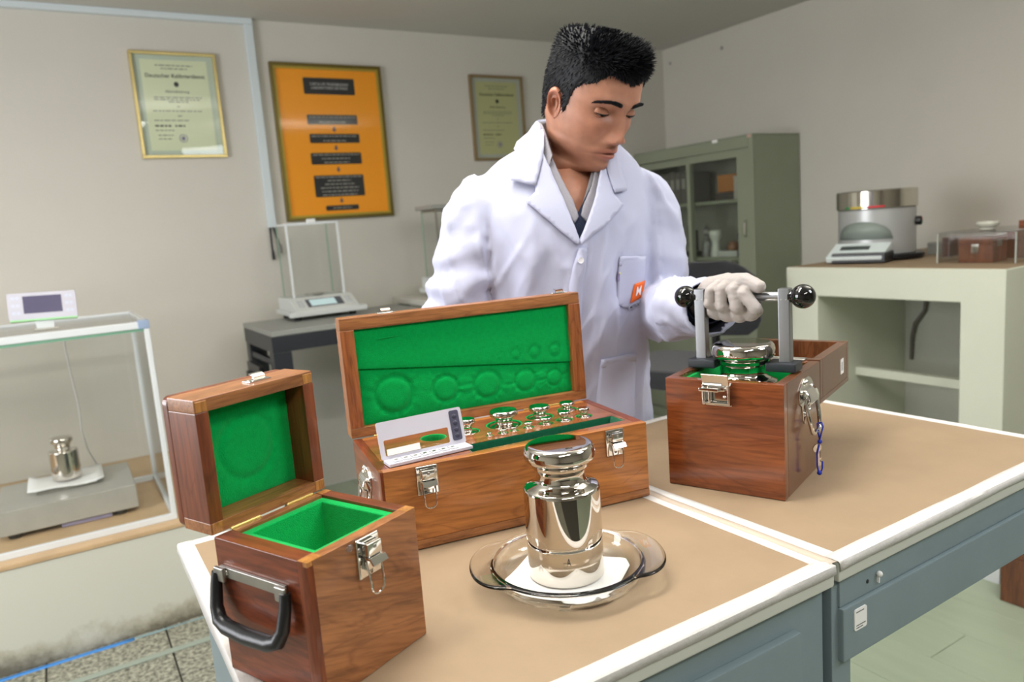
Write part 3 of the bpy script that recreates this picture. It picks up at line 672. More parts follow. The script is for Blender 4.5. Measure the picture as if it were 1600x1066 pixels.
def lifting_handle():
    t = thing('lifting_handle', 'aluminium lifting handle with black ball ends gripped by the gloved hand', 'handle', (wr.x, wr.y, TOP+.0012), RRZ)
    zb = .261
    bm = bmn(); tube(bm, [(-.066, 0, zb), (.066, 0, zb)], .0068, 24); obj('bar', bm, M_brushed, t)
    for s in (-1, 1):
        bm = bmn(); box(bm, s*.0605-.0078, s*.0605+.0078, -.0075, .0075, .170, zb+.0115, .0012); p = obj('post', bm, M_brushed, t)
        bm = bmn()
        for q in (-.0035, .0035): sphere(bm, (s*.0605+q, -.0075, zb-.004), .0011, 8, 6, sc3=(1, .4, 1))
        obj('set_screw', bm, M_satin, p)
        bm = bmn(); sphere(bm, (s*.0845, 0, zb), .0165, 40, 24); lathe(bm, [(.0085, s*.066), (.0085, s*.075)], 24, (0, 0, zb), 'x'); obj('ball_knob', bm, M_gloss, t)
        bm = bmn(); box(bm, min(s*.036, s*.078), max(s*.036, s*.078), -.017, .017, .1575, .1705, .0025); obj('foot_block', bm, M_blackiron, t)
    return t
lifting_handle()
# ------------------------------------------------------------------ wall pieces
bm = bmn(); box(bm, -1.2, .985, Y1-.028, Y1, 2.352, ZC, .003); struct('trim_1', bm, mat('pvc_duct', (206, 216, 220), .4), 35)
bm = bmn(); box(bm, .945, .985, Y1-.026, Y1, 1.385, 2.352, .003); struct('trim_2', bm, MATS['pvc_duct'], 35)
t = thing('wall_cable', 'two dark cable ends hanging from the foot of the white wall duct', 'cable', (.965, Y1-.012, 1.2))
for pts in ([(-.010, 0, .19), (-.012, -.006, .15), (-.014, -.01, .09), (-.012, -.008, .045)], [(.006, 0, .19), (.012, -.01, .15), (.022, -.012, .11), (.028, -.01, .075)]):
    bm = bmn(); tube(bm, pts, .0055, 8); x, y, z = pts[-1]; lathe(bm, [(.008, z-.02), (.009, z), (.007, z+.025)], 12, (x, y, 0)); obj('cable_end', bm, M_black, t)

def lines(name, parent, rows, h, m, y, seed=1):
    """rows: (x0, x1, z) of unreadable small print, broken into word-long dashes"""
    rnd = random.Random(seed); bm = bmn()
    for x0, x1, z in rows:
        x = x0
        while x < x1-.004:
            wd = min(rnd.uniform(.008, .026), x1-x); box(bm, x, x+wd, y-.0004, y, z-h/2, z+h/2); x += wd+.005
    o = obj(name, bm, m, parent, 0); o['kind'] = 'stuff'; return o
def frame(t, W, H, fw, m, dp=.018):
    for a, b, c, d in ((0, W, H-fw, H), (0, W, 0, fw), (0, fw, fw, H-fw), (W-fw, W, fw, H-fw)):
        bm = bmn(); box(bm, a, b, -dp, 0, c, d, .002); obj('frame_rail', bm, m, t)
M_mat_ = mat('pale_mount', (190, 200, 186), .7); M_cert = mat('cert_paper', (218, 222, 192), .7); M_cert2 = mat('yellowed_cert_paper', (184, 182, 134), .7)
M_seal = mat('violet_stamp', (128, 122, 150), .7)
M_frglass = pane_mat('picture_glass', (.98, .99, .98), .5, .0)
def certificate(label, loc, W, H, fm, pm, mount, tilt, big):
    t = thing('framed_certificate', label, 'certificate', loc); t.rotation_euler = (0, tilt, 0)
    frame(t, W, H, .014, fm)
    bm = bmn(); box(bm, .012, W-.012, -.005, -.001, .012, H-.012); obj('mount', bm, mount, t)
    px0, px1, pz0, pz1 = .043, W-.043, .035, H-.035
    bm = bmn(); box(bm, px0, px1, -.0062, -.005, pz0, pz1); p = obj('certificate_sheet', bm, pm, t)
    cx = W/2; y = -.0064
    def z(f): return pz1 - (pz1-pz0)*f
    L = px1-px0
    lines('small_print', p, [(cx-.28*L, cx+.28*L, z(.06)), (cx-.2*L, cx+.2*L, z(.095))], .004, M_greyink, y, 1)
    text('heading', 'Deutscher Kalibrierdienst', .0245 if big else .022, M_ink, p, T(cx, y, z(.175)) @ XZ, bold=.0003)
    bm = bmn(); prism(bm, [(cx+.011*math.cos(a), z(.265)+.012*math.sin(a)) for a in [2*PI*k/8 for k in range(8)]], y-.0004, y, 'y'); obj('emblem', bm, M_ink, p)
    text('subheading', 'Akkreditierung', .017, M_ink, p, T(cx, y, z(.345)) @ XZ)
    lines('small_print', p, [(cx-.36*L, cx+.36*L, z(.41)), (cx-.36*L, cx+.36*L, z(.435)), (cx-.15*L, cx+.15*L, z(.46)), (cx-.03*L, cx+.03*L, z(.51)), (cx-.4*L, cx+.34*L, z(.56)), (cx-.04*L, cx+.04*L, z(.615)), (px0+.10*L, px0+.62*L, z(.665)), (px0+.10*L, px0+.40*L, z(.775)), (px0+.13*L, px0+.35*L, z(.83)), (px0+.13*L, px0+.32*L, z(.87))], .0035, M_greyink, y, 5)
    lines('bold_print', p, [(px0+.1*L, px0+.34*L, z(.725)), (px0+.40*L, px0+.55*L, z(.725))], .007, M_ink, y, 9)
    bm = bmn(); tube(bm, [(cx+.0+.017*math.cos(a), y, z(.865)+.017*math.sin(a)) for a in [2*PI*k/24 for k in range(24)]], .0016, 6, closed=True)
    prism(bm, [(cx+.009*math.cos(a), z(.865)+.010*math.sin(a)) for a in [2*PI*k/10 for k in range(10)]], y-.0004, y, 'y'); obj('seal_stamp', bm, M_seal, p)
    bm = bmn(); box(bm, .013, W-.013, -.0095, -.0082, .013, H-.013); obj('picture_glass', bm, M_frglass, t, 0)
certificate('gold-framed certificate on pale green mount at the far left of the wall', (.424, Y1-.001, 1.732), .372, .476, M_gold, M_cert, M_mat_, 0, True)
certificate('brown-framed certificate of yellowed paper, half hidden by the shoulder of the man', (2.157, Y1-.001, 1.690), .357, .478, M_oldgold, M_cert2, mat('grey_mount', (176, 178, 168), .7), 0, False)
# orange chart
t = thing('framed_chart', 'bright orange framed chart with black text plates on the back wall', 'poster', (1.043, Y1-.001, 1.408))
W, H = .580, .778
frame(t, W, H, .016, M_bronze, .022)
for a, b, c, d in ((.015, W-.015, H-.027, H-.015), (.015, W-.015, .015, .027), (.015, .027, .027, H-.027), (W-.027, W-.015, .027, H-.027)):
    bm = bmn(); box(bm, a, b, -.014, -.002, c, d, .001); obj('gilt_slip', bm, mat('gilt_slip', (186, 160, 60), .4, .4), t)
bm = bmn(); box(bm, .025, W-.025, -.006, -.001, .025, H-.025); ch = obj('orange_sheet', bm, mat('orange_print', (255, 160, 8), .55), t)
M_plate = mat('black_print', (32, 30, 34), .5); M_pale = mat('pale_print', (150, 146, 140), .6); M_wprint = mat('white_print', (206, 200, 200), .6)
plates = [(.062, .145, .162, .430), (.248, .297, .162, .428), (.345, .392, .165, .430), (.442, .502, .160, .430), (.558, .670, .163, .430), (.716, .742, .210, .388)]
rndp = random.Random(4)
for i, (a, b, x0, x1) in enumerate(plates):
    z1, z0 = H-.006-a*.98, H-.006-b*.98
    bm = bmn(); prism(bm, rrect(x0, x1, z0, z1, .006, 3), -.0070, -.0060, 'y'); pl = obj('text_plate', bm, M_plate, ch)
    cx = (x0+x1)/2
    if i == 0:
        text('chart_title', 'CARTA DE TRAZABILIDAD\nLABORATORIO DE MASA', .0185, M_wprint, pl, T(cx, -.0071, (z0+z1)/2) @ XZ @ Matrix.Scale(.92, 4, (1, 0, 0)))
    else:
        n = max(1, int((z1-z0)/.0165)); rows = []
        for k in range(n):
            hw = (x1-x0)/2*(.92 if k == 0 and i < 5 else rndp.uniform(.45, .8)) if i < 5 else .05
            rows.append((cx-hw, cx+hw, z1-(k+.5)*(z1-z0)/n))
        lines('plate_print', pl, rows, .006, M_pale, -.0070, 20+i)
for a in (.323, .418, .530, .692):
    z = H-.006-a*.98; bm = bmn(); prism(bm, [(.293, z+.013), (.303, z+.013), (.303, z), (.310, z), (.298, z-.012), (.286, z), (.293, z)], -.0068, -.0060, 'y'); obj('arrow', bm, mat('grey_arrow', (96, 78, 96), .6), ch)
bm = bmn(); box(bm, .017, W-.017, -.0180, -.0165, .017, H-.017); obj('picture_glass', bm, M_frglass, t, 0)
wr_ = bpy.data.objects['wall_right']
bm = bmn(); sphere(bm, (3.648, 3.344, 2.277), .012, 12, 8, sc3=(.4, 1, 1)); obj('wall_plug', bm, mat('wall_plug', (150, 146, 140), .6), wr_)
bm = bmn(); sphere(bm, (3.648, 3.79, 2.282), .009, 12, 8, sc3=(.4, 1, 1)); obj('wall_plug', bm, MATS['wall_plug'], wr_)

# ------------------------------------------------------------------ low masonry bench on the left with its stained foot
def stained():
    m = bpy.data.materials.new('damp_stained_masonry'); m.use_nodes = True; nt = m.node_tree; p = nt.nodes['Principled BSDF']
    tc = nd(nt, 'ShaderNodeTexCoord'); n = nd(nt, 'ShaderNodeTexNoise', Scale=7.0, Detail=7.0, Roughness=0.7); nt.links.new(tc.outputs['Object'], n.inputs['Vector'])
    sx = nd(nt, 'ShaderNodeSeparateXYZ'); nt.links.new(tc.outputs['Object'], sx.inputs[0])
    a = nd(nt, 'ShaderNodeMath', _operation='MULTIPLY_ADD'); a.inputs[1].default_value = -5.2; a.inputs[2].default_value = .36; nt.links.new(sx.outputs[2], a.inputs[0])
    b = nd(nt, 'ShaderNodeMath', _operation='ADD'); nt.links.new(a.outputs[0], b.inputs[0]); nt.links.new(n.outputs['Fac'], b.inputs[1])
    r = nd(nt, 'ShaderNodeValToRGB'); nt.links.new(b.outputs[0], r.inputs[0]); e = r.color_ramp.elements
    e[0].position = .42; e[0].color = lin((206, 206, 194)) + (1,); e[1].position = .86; e[1].color = lin((112, 106, 90)) + (1,)
    x = e.new(.62); x.color = lin((178, 174, 156)) + (1,)
    nt.links.new(r.outputs[0], p.inputs['Base Color']); p.inputs['Roughness'].default_value = .75; return m
bm = bmn(); box(bm, -1.6, .62, 2.78, Y1-.002, 0, .345, .004)
t = thing('low_bench', 'low cream masonry bench with damp-stained foot below the glass case', 'bench', (0, 0, 0))
obj('bench_body', bm, stained(), t)
bm = bmn(); box(bm, -1.6, .62, 2.776, Y1-.002, .346, .361, .002); obj('wooden_ledge', bm, mat('tan_board', (196, 166, 128), .5, var=.08, vscale=12), t)
bm = bmn(); strip(bm, (-1.5, 2.762), (.06, 2.762), .026, random.Random(8), wob=.003, z=.0008); o = obj('tape_strip', bm, mat('blue_masking_tape', (70, 140, 214), .6), None); o.modifiers.new('s', 'SOLIDIFY').thickness = .0004
tag(o, 'length of bright blue tape on the floor along the stained bench foot', 'tape')
bm = bmn(); strip(bm, (.06, 2.764), (.6, 2.764), .012, random.Random(18), wob=.003, z=.0008); o = obj('tape_strip', bm, mat('faded_tape', (140, 168, 172), .6), None); o.modifiers.new('s', 'SOLIDIFY').thickness = .0004
tag(o, 'faded remains of tape on the floor continuing the blue strip to the right', 'tape')
bm = bmn(); box(bm, -1.5, .70, 2.575, 2.605, .0005, .004, .001); struct('trim_3', bm, mat('grey_green_strip', (150, 160, 148), .5), 0)

# glass draught case
t = thing('glass_case', 'white-framed glass draught case standing on the low bench', 'case', (0, 0, .3615))
x0, x1, y0, y1, H = -.75, .255, 2.83, 3.42, .715
k = .017
for x in (x0, x1-k):
    for y in (y0, y1-k):
        bm = bmn(); box(bm, x, x+k, y, y+k, .022, H-.024, .002); obj('corner_post', bm, M_alu, t)
for z, h in ((0, .022), (H-.024, .024)):
    for a, b, c, d in ((x0, x1, y0, y0+k), (x0, x1, y1-k, y1), (x0, x0+k, y0+k, y1-k), (x1-k, x1, y0+k, y1-k)):
        bm = bmn(); box(bm, a, b, c, d, z, z+h, .002); obj('frame_rail', bm, M_alu, t)
for a, b, c, d, z0, z1 in ((x0+k, x1-k, y0+.006, y0+.010, .022, H-.024), (x0+k, x1-k, y1-.010, y1-.006, .022, H-.024), (x1-.010, x1-.006, y0+k, y1-k, .022, H-.024), (x0+.006, x0+.010, y0+k, y1-k, .022, H-.024), (x0+k, x1-k, y0+k, y1-k, H-.010, H-.006)):
    bm = bmn(); box(bm, a, b, c, d, z0, z1); obj('glass_pane', bm, M_pane, t, 0)
for a, b, c, d in ((x0+k, x1-k, y0+.004, y0+.012), (x1-.012, x1-.004, y0+k, y1-k)):
    bm = bmn(); box(bm, a, b, c, d, H-.034, H-.0245); obj('green_seal', bm, M_green_edge, t)
bm = bmn(); box(bm, x1-.034, x1+.002, y0-.003, y0+.03, H-.026, H+.004, .003); obj('corner_bracket', bm, mat('blue_grey_bracket', (150, 168, 196), .35), t)
# platform balance inside
t = thing('platform_balance', 'grey steel block platform balance inside the glass case', 'scale', (0, 0, .3615))
bm = bmn(); box(bm, -.285, .150, 3.02, 3.385, .018, .105, .004); bd = obj('body', bm, mat('grey_sheet_steel', (178, 176, 168), .38, .15, var=.05, vscale=20), t)
for x in (-.24, .09):
    for y in (3.05, 3.33): bm = bmn(); lathe(bm, [(.018, 0), (.022, .006), (.022, .018)], 20, (x, y, 0)); obj('foot', bm, M_black, t)
bm = bmn(); box(bm, -.165, .03, 3.15, 3.34, .105, .116, .003); obj('weighing_pan', bm, M_satin, t)
bm = bmn(); box(bm, -.10, .06, 3.03, 3.06, .002, .016, .002); obj('level_bracket', bm, mat('lilac_plastic', (150, 146, 176), .5), t)
bm = bmn(); rows = []
for j in range(7):
    rows.append([bm.verts.new((-.19+.245*i/8, 3.13+.225*j/6, .1170+.0035*math.sin(i*.8+j*.5)+(.006 if i in (0, 8) else 0))) for i in range(9)])
for a, b in zip(rows, rows[1:]):
    for i in range(8): bm.faces.new((a[i], a[i+1], b[i+1], b[i]))
o = obj('white_paper_sheet', bm, M_white, None, 60, (0, 0, .3615+.0045)); o.modifiers.new('s', 'SOLIDIFY').thickness = .0005
tag(o, 'sheet of white paper curling on the platform balance pan', 'paper')
knob_weight('steel knob weight on the paper inside the glass case', (-.062, 3.24, .3615+.127), .049, .158, .038, .026, seg=48)
# readout on top of the case
t = thing('balance_display', 'white tilted balance readout with violet screen on top of the glass case', 'display', (-.045, 2.95, .3615+.716))
bm = bmn(); box(bm, -.035, .035, -.03, .03, -.012+.012, .006, .002); obj('foot', bm, M_satin, t)
bm = bmn(); box(bm, -.026, .026, -.01, .012, .006, .040, .002); obj('neck', bm, M_alu, t)
MD = T(0, -.005, .034) @ Matrix.Rotation(math.radians(-12), 4, 'X') @ Matrix.Rotation(math.radians(2), 4, 'Y')
bm = bmn(); prism(bm, rrect(-.098, .098, 0, .092, .006), -.012, .012, 'y', .002); put(bm, MD); hd = obj('housing', bm, MATS['white_plastic'], t)
bm = bmn(); box(bm, -.055, .055, -.0128, -.011, .022, .080); put(bm, MD); obj('screen', bm, mat('violet_screen', (76, 70, 104), .2), hd)
bm = bmn()
for x in (-.083, -.07, .07, .083):
    for z in (.025, .05, .075): bm2 = box(bm, x-.005, x+.005, -.0124, -.011, z-.005, z+.005)
put(bm, MD); o = obj('button_field', bm, mat('pale_button', (206, 210, 226), .5), hd); o['kind'] = 'stuff'
bm = bmn(); box(bm, -.096, .096, -.0125, .011, -.003, .003, .001); put(bm, MD); obj('green_edge_strip', bm, mat('pale_green_plastic', (160, 220, 160), .4), hd)
bm = bmn(); tube(bm, [(.0, 3.03, .70), (.0, 3.06, .62), (.006, 3.12, .5), (.012, 3.16, .4), (.008, 3.2, .3), (.02, 3.30, .2), (.04, 3.38, .125), (.05, 3.395, .06)], .003, 8)
tag(obj('data_cable', bm, mat('grey_cable', (200, 200, 198), .5), None, 60, (0, 0, .3615)), 'thin pale cable hanging from the readout inside the glass case', 'cable')

# ------------------------------------------------------------------ balance tables by the back wall
M_tabgrey = mat('table_grey_top', (146, 148, 144), .45)
t = thing('balance_table', 'black steel table with grey top carrying the glass-walled balance', 'table', (0, 0, 0))
bm = bmn(); box(bm, .72, 1.48, 3.10, 3.62, .928, .950, .003); obj('table_top', bm, M_tabgrey, t)
bm = bmn(); box(bm, .7205, 1.4795, 3.102, 3.618, .860, .9275, .003); obj('apron', bm, M_blackiron, t)
for x in (.722, 1.40):
    for y in (3.104, 3.54): bm = bmn(); box(bm, x, x+.076, y, y+.07, 0, .8595, .003); obj('leg', bm, M_blackiron, t)
for i, z in enumerate((.60, .80)):
    bm = bmn(); box(bm, .728, .75, 3.175, 3.538, z, z+.025, .002); obj('side_rail', bm, M_blackiron, t)
t2 = thing('socket_strip', 'black multi-socket strip fixed on the left side of the steel table', 'power strip', (.702, 3.36, .63))
bm = bmn(); box(bm, -.012, .012, -.10, .13, -.0, .16, .004); obj('housing', bm, M_black, t2)
bm = bmn(); 
for i in range(4):
    bm = bmn(); box(bm, -.026, -.012, -.085+.052*i, -.05+.052*i, .03, .12, .004); obj('plug', bm, M_black, t2)
def analytical_balance(label, loc, rz=0.0, top=M_alu):
    t = thing('analytical_balance', label, 'scale', loc, rz)
    out = [(-.19, 0), (.19, 0), (.165, .10), (.15, .30), (-.15, .30), (-.165, .10)]
    for x in (-.13, .13):
        for y in (.06, .25): bm = bmn(); lathe(bm, [(.016, 0), (.018, .012), (.012, .02)], 16, (x, y, 0)); obj('levelling_foot', bm, M_black, t)
    M_bal = MATS.get('balance_grey') or mat('balance_grey', (206, 210, 208), .4)
    bm = bmn(); prism(bm, [(-.185, .0), (.185, .0), (.165, .09), (.16, .32), (-.16, .32), (-.165, .09)], .018, .042, 'z', .004); b = obj('base', bm, M_bal, t)
    bm = bmn(); prism(bm, [(.002, .040), (.006, .046), (.105, .098), (.120, .098), (.30, .098), (.30, .040)], -.150, .150, 'x', .004); obj('plinth', bm, M_bal, b)
    MS = T(0, .055, .0712) @ Matrix.Rotation(math.radians(-62.4), 4, 'X')
    bm = bmn(); box(bm, -.085, .085, -.0020, .002, -.034, .034, .001); put(bm, MS); s = obj('screen_bezel', bm, mat('dark_bezel', (86, 92, 100), .25), b)
    bm = bmn(); box(bm, -.068, .052, -.0028, -.0018, -.027, .027); put(bm, MS); obj('screen', bm, mat('lit_lcd', (196, 222, 226), .2, emit=.25), s)
    bm = bmn()
    for x in (-.105, -.12, .105, .12):
        for z in (-.02, 0, .02): box(bm, x-.006, x+.006, -.0025, .002, z-.006, z+.006, .001)
    put(bm, MS); o = obj('keypad', bm, mat('key_grey', (180, 186, 188), .5), b); o['kind'] = 'stuff'
    # draught shield
    x0, x1, y0, y1, z0, z1 = -.125, .125, .118, .295, .098, .440
    for x in (x0, x1-.009):
        bm = bmn(); box(bm, x, x+.009, y0, y0+.009, z0, z1, .001); obj('shield_post', bm, top, t)
        bm = bmn(); box(bm, x+.002, x+.006, y1-.006, y1, z0, z1, .001); obj('shield_post', bm, M_green_edge, t)
    for a, b_, c, d in ((x0+.009, x1-.009, y0, y0+.008), (x0+.009, x1-.009, y1-.008, y1), (x0, x0+.008, y0+.009, y1-.009), (x1-.008, x1, y0+.009, y1-.009)):
        bm = bmn(); box(bm, a, b_, c, d, z1-.008, z1, .001); obj('shield_rail', bm, top, t)
    for a, b_, c, d in ((x0+.01, x1-.01, y0+.002, y0+.005), (x0+.01, x1-.01, y1-.005, y1-.002), (x0+.002, x0+.005, y0+.01, y1-.008), (x1-.005, x1-.002, y0+.01, y1-.008)):
        bm = bmn(); box(bm, a, b_, c, d, z0, z1-.009); obj('glass_pane', bm, M_pane, t, 0)
    bm = bmn(); box(bm, -.02, .02, y0+.002, y0+.022, z1, z1+.016, .003); obj('slide_grip', bm, M_white, t)
    bm = bmn(); lathe(bm, [(.045, .101), (.045, .105), (.01, .106), (.01, .0985)], 28, (0, .205, 0)); obj('weighing_pan', bm, M_satin, t)
    return t
analytical_balance('pale grey analytical balance with glass shield and lit screen on black table', (1.055, 3.36, .9505))
t = thing('balance_table', 'pale table partly hidden behind the right arm of the man', 'table', (0, 0, 0))
bm = bmn(); box(bm, 1.53, 2.25, 3.22, 3.76, .945, .975, .003); obj('table_top', bm, mat('pale_laminate', (206, 204, 194), .5), t)
for x in (1.55, 2.17):
    for y in (3.24, 3.69): bm = bmn(); box(bm, x, x+.05, y, y+.05, 0, .9445, .002); obj('leg', bm, M_tabgrey, t)
t = analytical_balance('second analytical balance with grey top, mostly hidden behind the man', (1.79, 3.30, .9755), 0, M_satin)
bm = bmn(); box(bm, -.150, .150, .105, .305, .441, .462, .003); obj('shield_lid', bm, mat('grey_lid', (150, 150, 146), .4), t)

# ------------------------------------------------------------------ steel cabinet in the corner
M_cab = mat('grey_green_enamel', (138, 144, 124), .45, var=.03, vscale=5)
M_cabin = mat('cabinet_interior', (150, 150, 136), .6)
t = thing('steel_cabinet', 'tall grey green steel cabinet with sliding glass doors in the corner', 'cabinet', (3.26, 2.795, 0))
# local: x depth to the right wall, y along the front
D, L, H = .382, .955, 1.690
bm = bmn(); box(bm, .02, D, 0, .012, .0, H, .003); obj('side_panel', bm, M_cab, t)
bm = bmn(); box(bm, .02, D, L-.012, L, .0, H, .003); obj('side_panel', bm, M_cab, t)
bm = bmn(); box(bm, D-.01, D, .0125, L-.0125, .0, H, .001); obj('back_panel', bm, M_cabin, t)
bm = bmn(); box(bm, 0, D, -.002, L+.002, H, H+.006, .002); obj('top_panel', bm, M_cab, t)
for z in (.06, .45, .75, 1.035, 1.36):
    bm = bmn(); box(bm, .045, D-.0105, .0125, L-.0125, z-.018, z, .001); obj('shelf', bm, M_cab, t)
for a, b in ((0, .030), (L-.030, L)):
    bm = bmn(); box(bm, 0, .0195, a, b, 0, H, .002); obj('front_stile', bm, M_cab, t)
bm = bmn(); box(bm, 0, .0195, .0305, L-.0305, H-.062, H, .002); obj('front_rail', bm, M_cab, t)
bm = bmn(); box(bm, 0, .0195, .0305, L-.0305, 0, .06, .002); obj('front_rail', bm, M_cab, t)
def sliding_door(y0, y1, x, hy):
    z0, z1 = .062, H-.064; g0, g1, gz0, gz1 = y0+.085, y1-.028 if hy < .2 else y1-.07, .72, H-.105
    if hy > .5: g0 = y0+.03
    bm = bmn(); box(bm, x, x+.012, y0, g0, z0, z1, .001); d = obj('door', bm, M_cab, t)
    for a, b, c, e in ((g1, y1, z0, z1), (g0, g1, gz1, z1), (g0, g1, z0, gz0)):
        bm = bmn(); box(bm, x, x+.012, a, b, c, e, .001); obj('door_frame', bm, M_cab, d)
    bm = bmn(); box(bm, x+.005, x+.008, g0, g1, gz0, gz1); obj('glass_pane', bm, pane_mat('smoky_pane', (.93, .95, .93), .8, .01) if 'smoky_pane' not in MATS else MATS['smoky_pane'], d, 0)
    bm = bmn(); tube(bm, [(x-.001, hy, 1.24), (x-.016, hy, 1.225), (x-.016, hy, 1.165), (x-.001, hy, 1.15)], .006, 10); obj('door_pull', bm, M_chrome, d)
sliding_door(.032, .50, .004, .058)
sliding_door(.47, .922, .0215, .885)
bm = bmn(); box(bm, -.0006, 0, .245, .285, H-.010, H+.006); obj('paper_label', bm, M_white, t)
bm = bmn(); box(bm, -.0006, 0, .008, .035, H-.012, H+.004); obj('pink_tape', bm, mat('pink_tape', (196, 160, 150), .6), t)
def carton(label, y, z, w_, h_, d_, col, x=.12, name='carton'):
    t = thing(name, label, 'box', (3.26+x, 2.795+y, z+.0008))
    bm = bmn(); box(bm, 0, d_, 0, w_, 0, h_, .003); m = mat('carton_' + label[:9], col, .6); b = obj('body', bm, m, t)
    bm = bmn(); box(bm, -.001, d_+.001, -.001, w_+.001, h_-.016, h_, .002); obj('lid', bm, m, t)
carton('orange cardboard carton on the upper cabinet shelf behind glass', .225, 1.36+.045, .14, .10, .12, (176, 112, 50))
carton('flat dark carton under the orange one on the upper cabinet shelf', .22, 1.36, .15, .042, .16, (70, 62, 58), .10)
carton('pale grey carton at the right end of the upper cabinet shelf', .135, 1.36, .075, .13, .10, (176, 170, 160), .08)
carton('dark blue carton on the lower cabinet shelf behind glass', .115, 1.035, .065, .135, .10, (52, 62, 92), .07)
carton('low white carton on the lower cabinet shelf behind glass', .19, 1.035, .15, .035, .08, (190, 192, 186), .07)
def jar(label, y, z, prof, m, x=.10, name='jar'):
    t = thing(name, label, 'bottle', (3.26+x, 2.795+y, z+.0008))
    n = len(prof); k = max(2, int(n*.6)); bm = bmn(); lathe(bm, prof[:k+1], 24); obj('body', bm, m, t)
    bm = bmn(); lathe(bm, prof[k:], 24); obj('cap', bm, m, t)
jar('clear glass bottle with round stopper on the lower cabinet shelf', .446, 1.035, [(.028, 0), (.030, .01), (.030, .08), (.012, .11), (.012, .125), (.022, .135), (.024, .155), (.012, .175), (.004, .19)], M_glassy)
jar('white waisted plastic jar beside the clear bottle in the cabinet', .375, 1.035, [(.030, 0), (.031, .02), (.022, .06), (.022, .09), (.036, .12), (.037, .15), (.036, .154)], mat('milky_plastic', (202, 206, 196), .4))
jar('squat brown jar on the low carton in the cabinet', .25, 1.035+.0365, [(.03, 0), (.034, .01), (.032, .03), (.026, .036), (.024, .046), (.01, .052)], mat('brown_jar', (134, 90, 56), .4), .11)
for i in range(7):
    t = thing('box_file', ['first', 'second', 'third', 'fourth', 'fifth', 'sixth', 'seventh'][i] + ' grey box file counted from the middle of the cabinet, upper shelf', 'file', (3.26+.10, 2.795+  .60+i*.048, 1.3608), 0, 'files on the upper left shelf')
    bm = bmn(); box(bm, 0, .2, 0, .046, 0, .19+.004*(i % 3), .002); obj('cover', bm, mat('file_grey', (96, 92, 88), .6) if 'file_grey' not in MATS else MATS['file_grey'], t)
    bm = bmn(); box(bm, -.0006, 0, .008, .038, .09, .15); obj('spine_label', bm, mat('spine_label', (150, 146, 140), .6) if 'spine_label' not in MATS else MATS['spine_label'], t)
t = thing('microscope', 'dark small instrument behind the left glass door of the cabinet', 'instrument', (3.26+.15, 2.795+.62, 1.0358))
bm = bmn(); box(bm, -.05, .05, -.05, .05, 0, .03, .005); obj('foot', bm, M_black, t)
bm = bmn(); box(bm, .02, .045, -.015, .015, .03, .16, .005); obj('column', bm, M_black, t)
bm = bmn(); tube(bm, [(-.01, 0, .06), (-.01, 0, .19)], .016, 14); obj('tube', bm, M_black, t)

# ------------------------------------------------------------------ black chair in front of the cabinet
t = thing('office_chair', 'black upholstered swivel chair behind the arm of the man', 'chair', (2.05, 2.12, 0), math.radians(-70))
M_fabric = mat('black_upholstery', (30, 31, 36), .9, bump=.3, bscale=400, sheen=.2)
bm = bmn(); prism(bm, rrect(-.235, .235, -.22, .22, .09, 6), .66, .735, 'z', .02); obj('seat', bm, M_fabric, t)
bm = bmn(); rows = []
for j in range(11):
    z = .80 + .30*j/10; hw = .215*(1-.62*max(0, (j-5.5)/4.5)**2.6)*(1-.25*max(0, (2-j)/2)**2)
    rows.append([(hw*s, .235+.03*(1-s*s)*-1+.02, z) for s in [k/8-1 for k in range(17)]] + [(hw*s*.96, .275-.03*(1-s*s)+.02, z) for s in [1-k/8 for k in range(17)]])
ringloft(bm, rows); obj('backrest', bm, M_fabric, t, 60)
bm = bmn(); tube(bm, [(0, .06, .65), (0, .25, .655), (0, .315, .70), (0, .305, .95)], .018, 10); obj('back_strut', bm, M_black, t)
bm = bmn(); lathe(bm, [(.025, .10), (.025, .40), (.016, .41), (.016, .66)], 20); obj('column', bm, M_black, t)
for i in range(5):
    a = 2*PI*i/5; bm = bmn(); tube(bm, [(0.02*math.cos(a), .02*math.sin(a), .11), (.27*math.cos(a), .27*math.sin(a), .075)], [.022, .014], 10); g = obj('base_arm', bm, M_black, t)
    bm = bmn(); tube(bm, [(.27*math.cos(a)-.012*math.sin(a), .27*math.sin(a)+.012*math.cos(a), .028), (.27*math.cos(a)+.012*math.sin(a), .27*math.sin(a)-.012*math.cos(a), .028)], .028, 16); obj('caster', bm, M_black, g)

# ------------------------------------------------------------------ masonry bench on the right
t = thing('masonry_bench', 'pale green masonry bench with open kneehole along the right wall', 'bench', (0, 0, 0))
u0_, u1_, v0_, v1_, zt = 2.55, 3.645, 1.198, 2.03, 1.055
bm = bmn(); prism(bm, [(v0_, 0), (1.338, 0), (1.338, .942), (1.885, .942), (1.885, 0), (v1_, 0), (v1_, zt), (v0_, zt)], u0_, u1_, 'x', .005); obj('bench_frame', bm, M_bench, t)
bm = bmn(); box(bm, u0_+.24, u0_+.275, 1.3385, 1.8845, .585, .620, .003); obj('cross_bar', bm, M_bench, t)
bm = bmn(); box(bm, u0_+.60, u0_+.63, 1.3385, 1.8845, 0, .9415); obj('back_slab', bm, mat('grey_render', (170, 170, 158), .8), t)
bm = bmn(); box(bm, u0_+.012, u1_, v0_+.01, v1_-.01, zt, zt+.0012); obj('paper_cover', bm, M_kraft, t)
bm = bmn(); box(bm, u0_-.008, u0_, v0_-.008, 1.338, 0, .055, .002); obj('skirting', bm, M_alu, t)
bm = bmn(); pts = [(u0_+.585, 1.80, .94), (u0_+.58, 1.78, .90), (u0_+.585, 1.79, .82), (u0_+.58, 1.83, .76), (u0_+.585, 1.845, .70), (u0_+.59, 1.85, .60)]
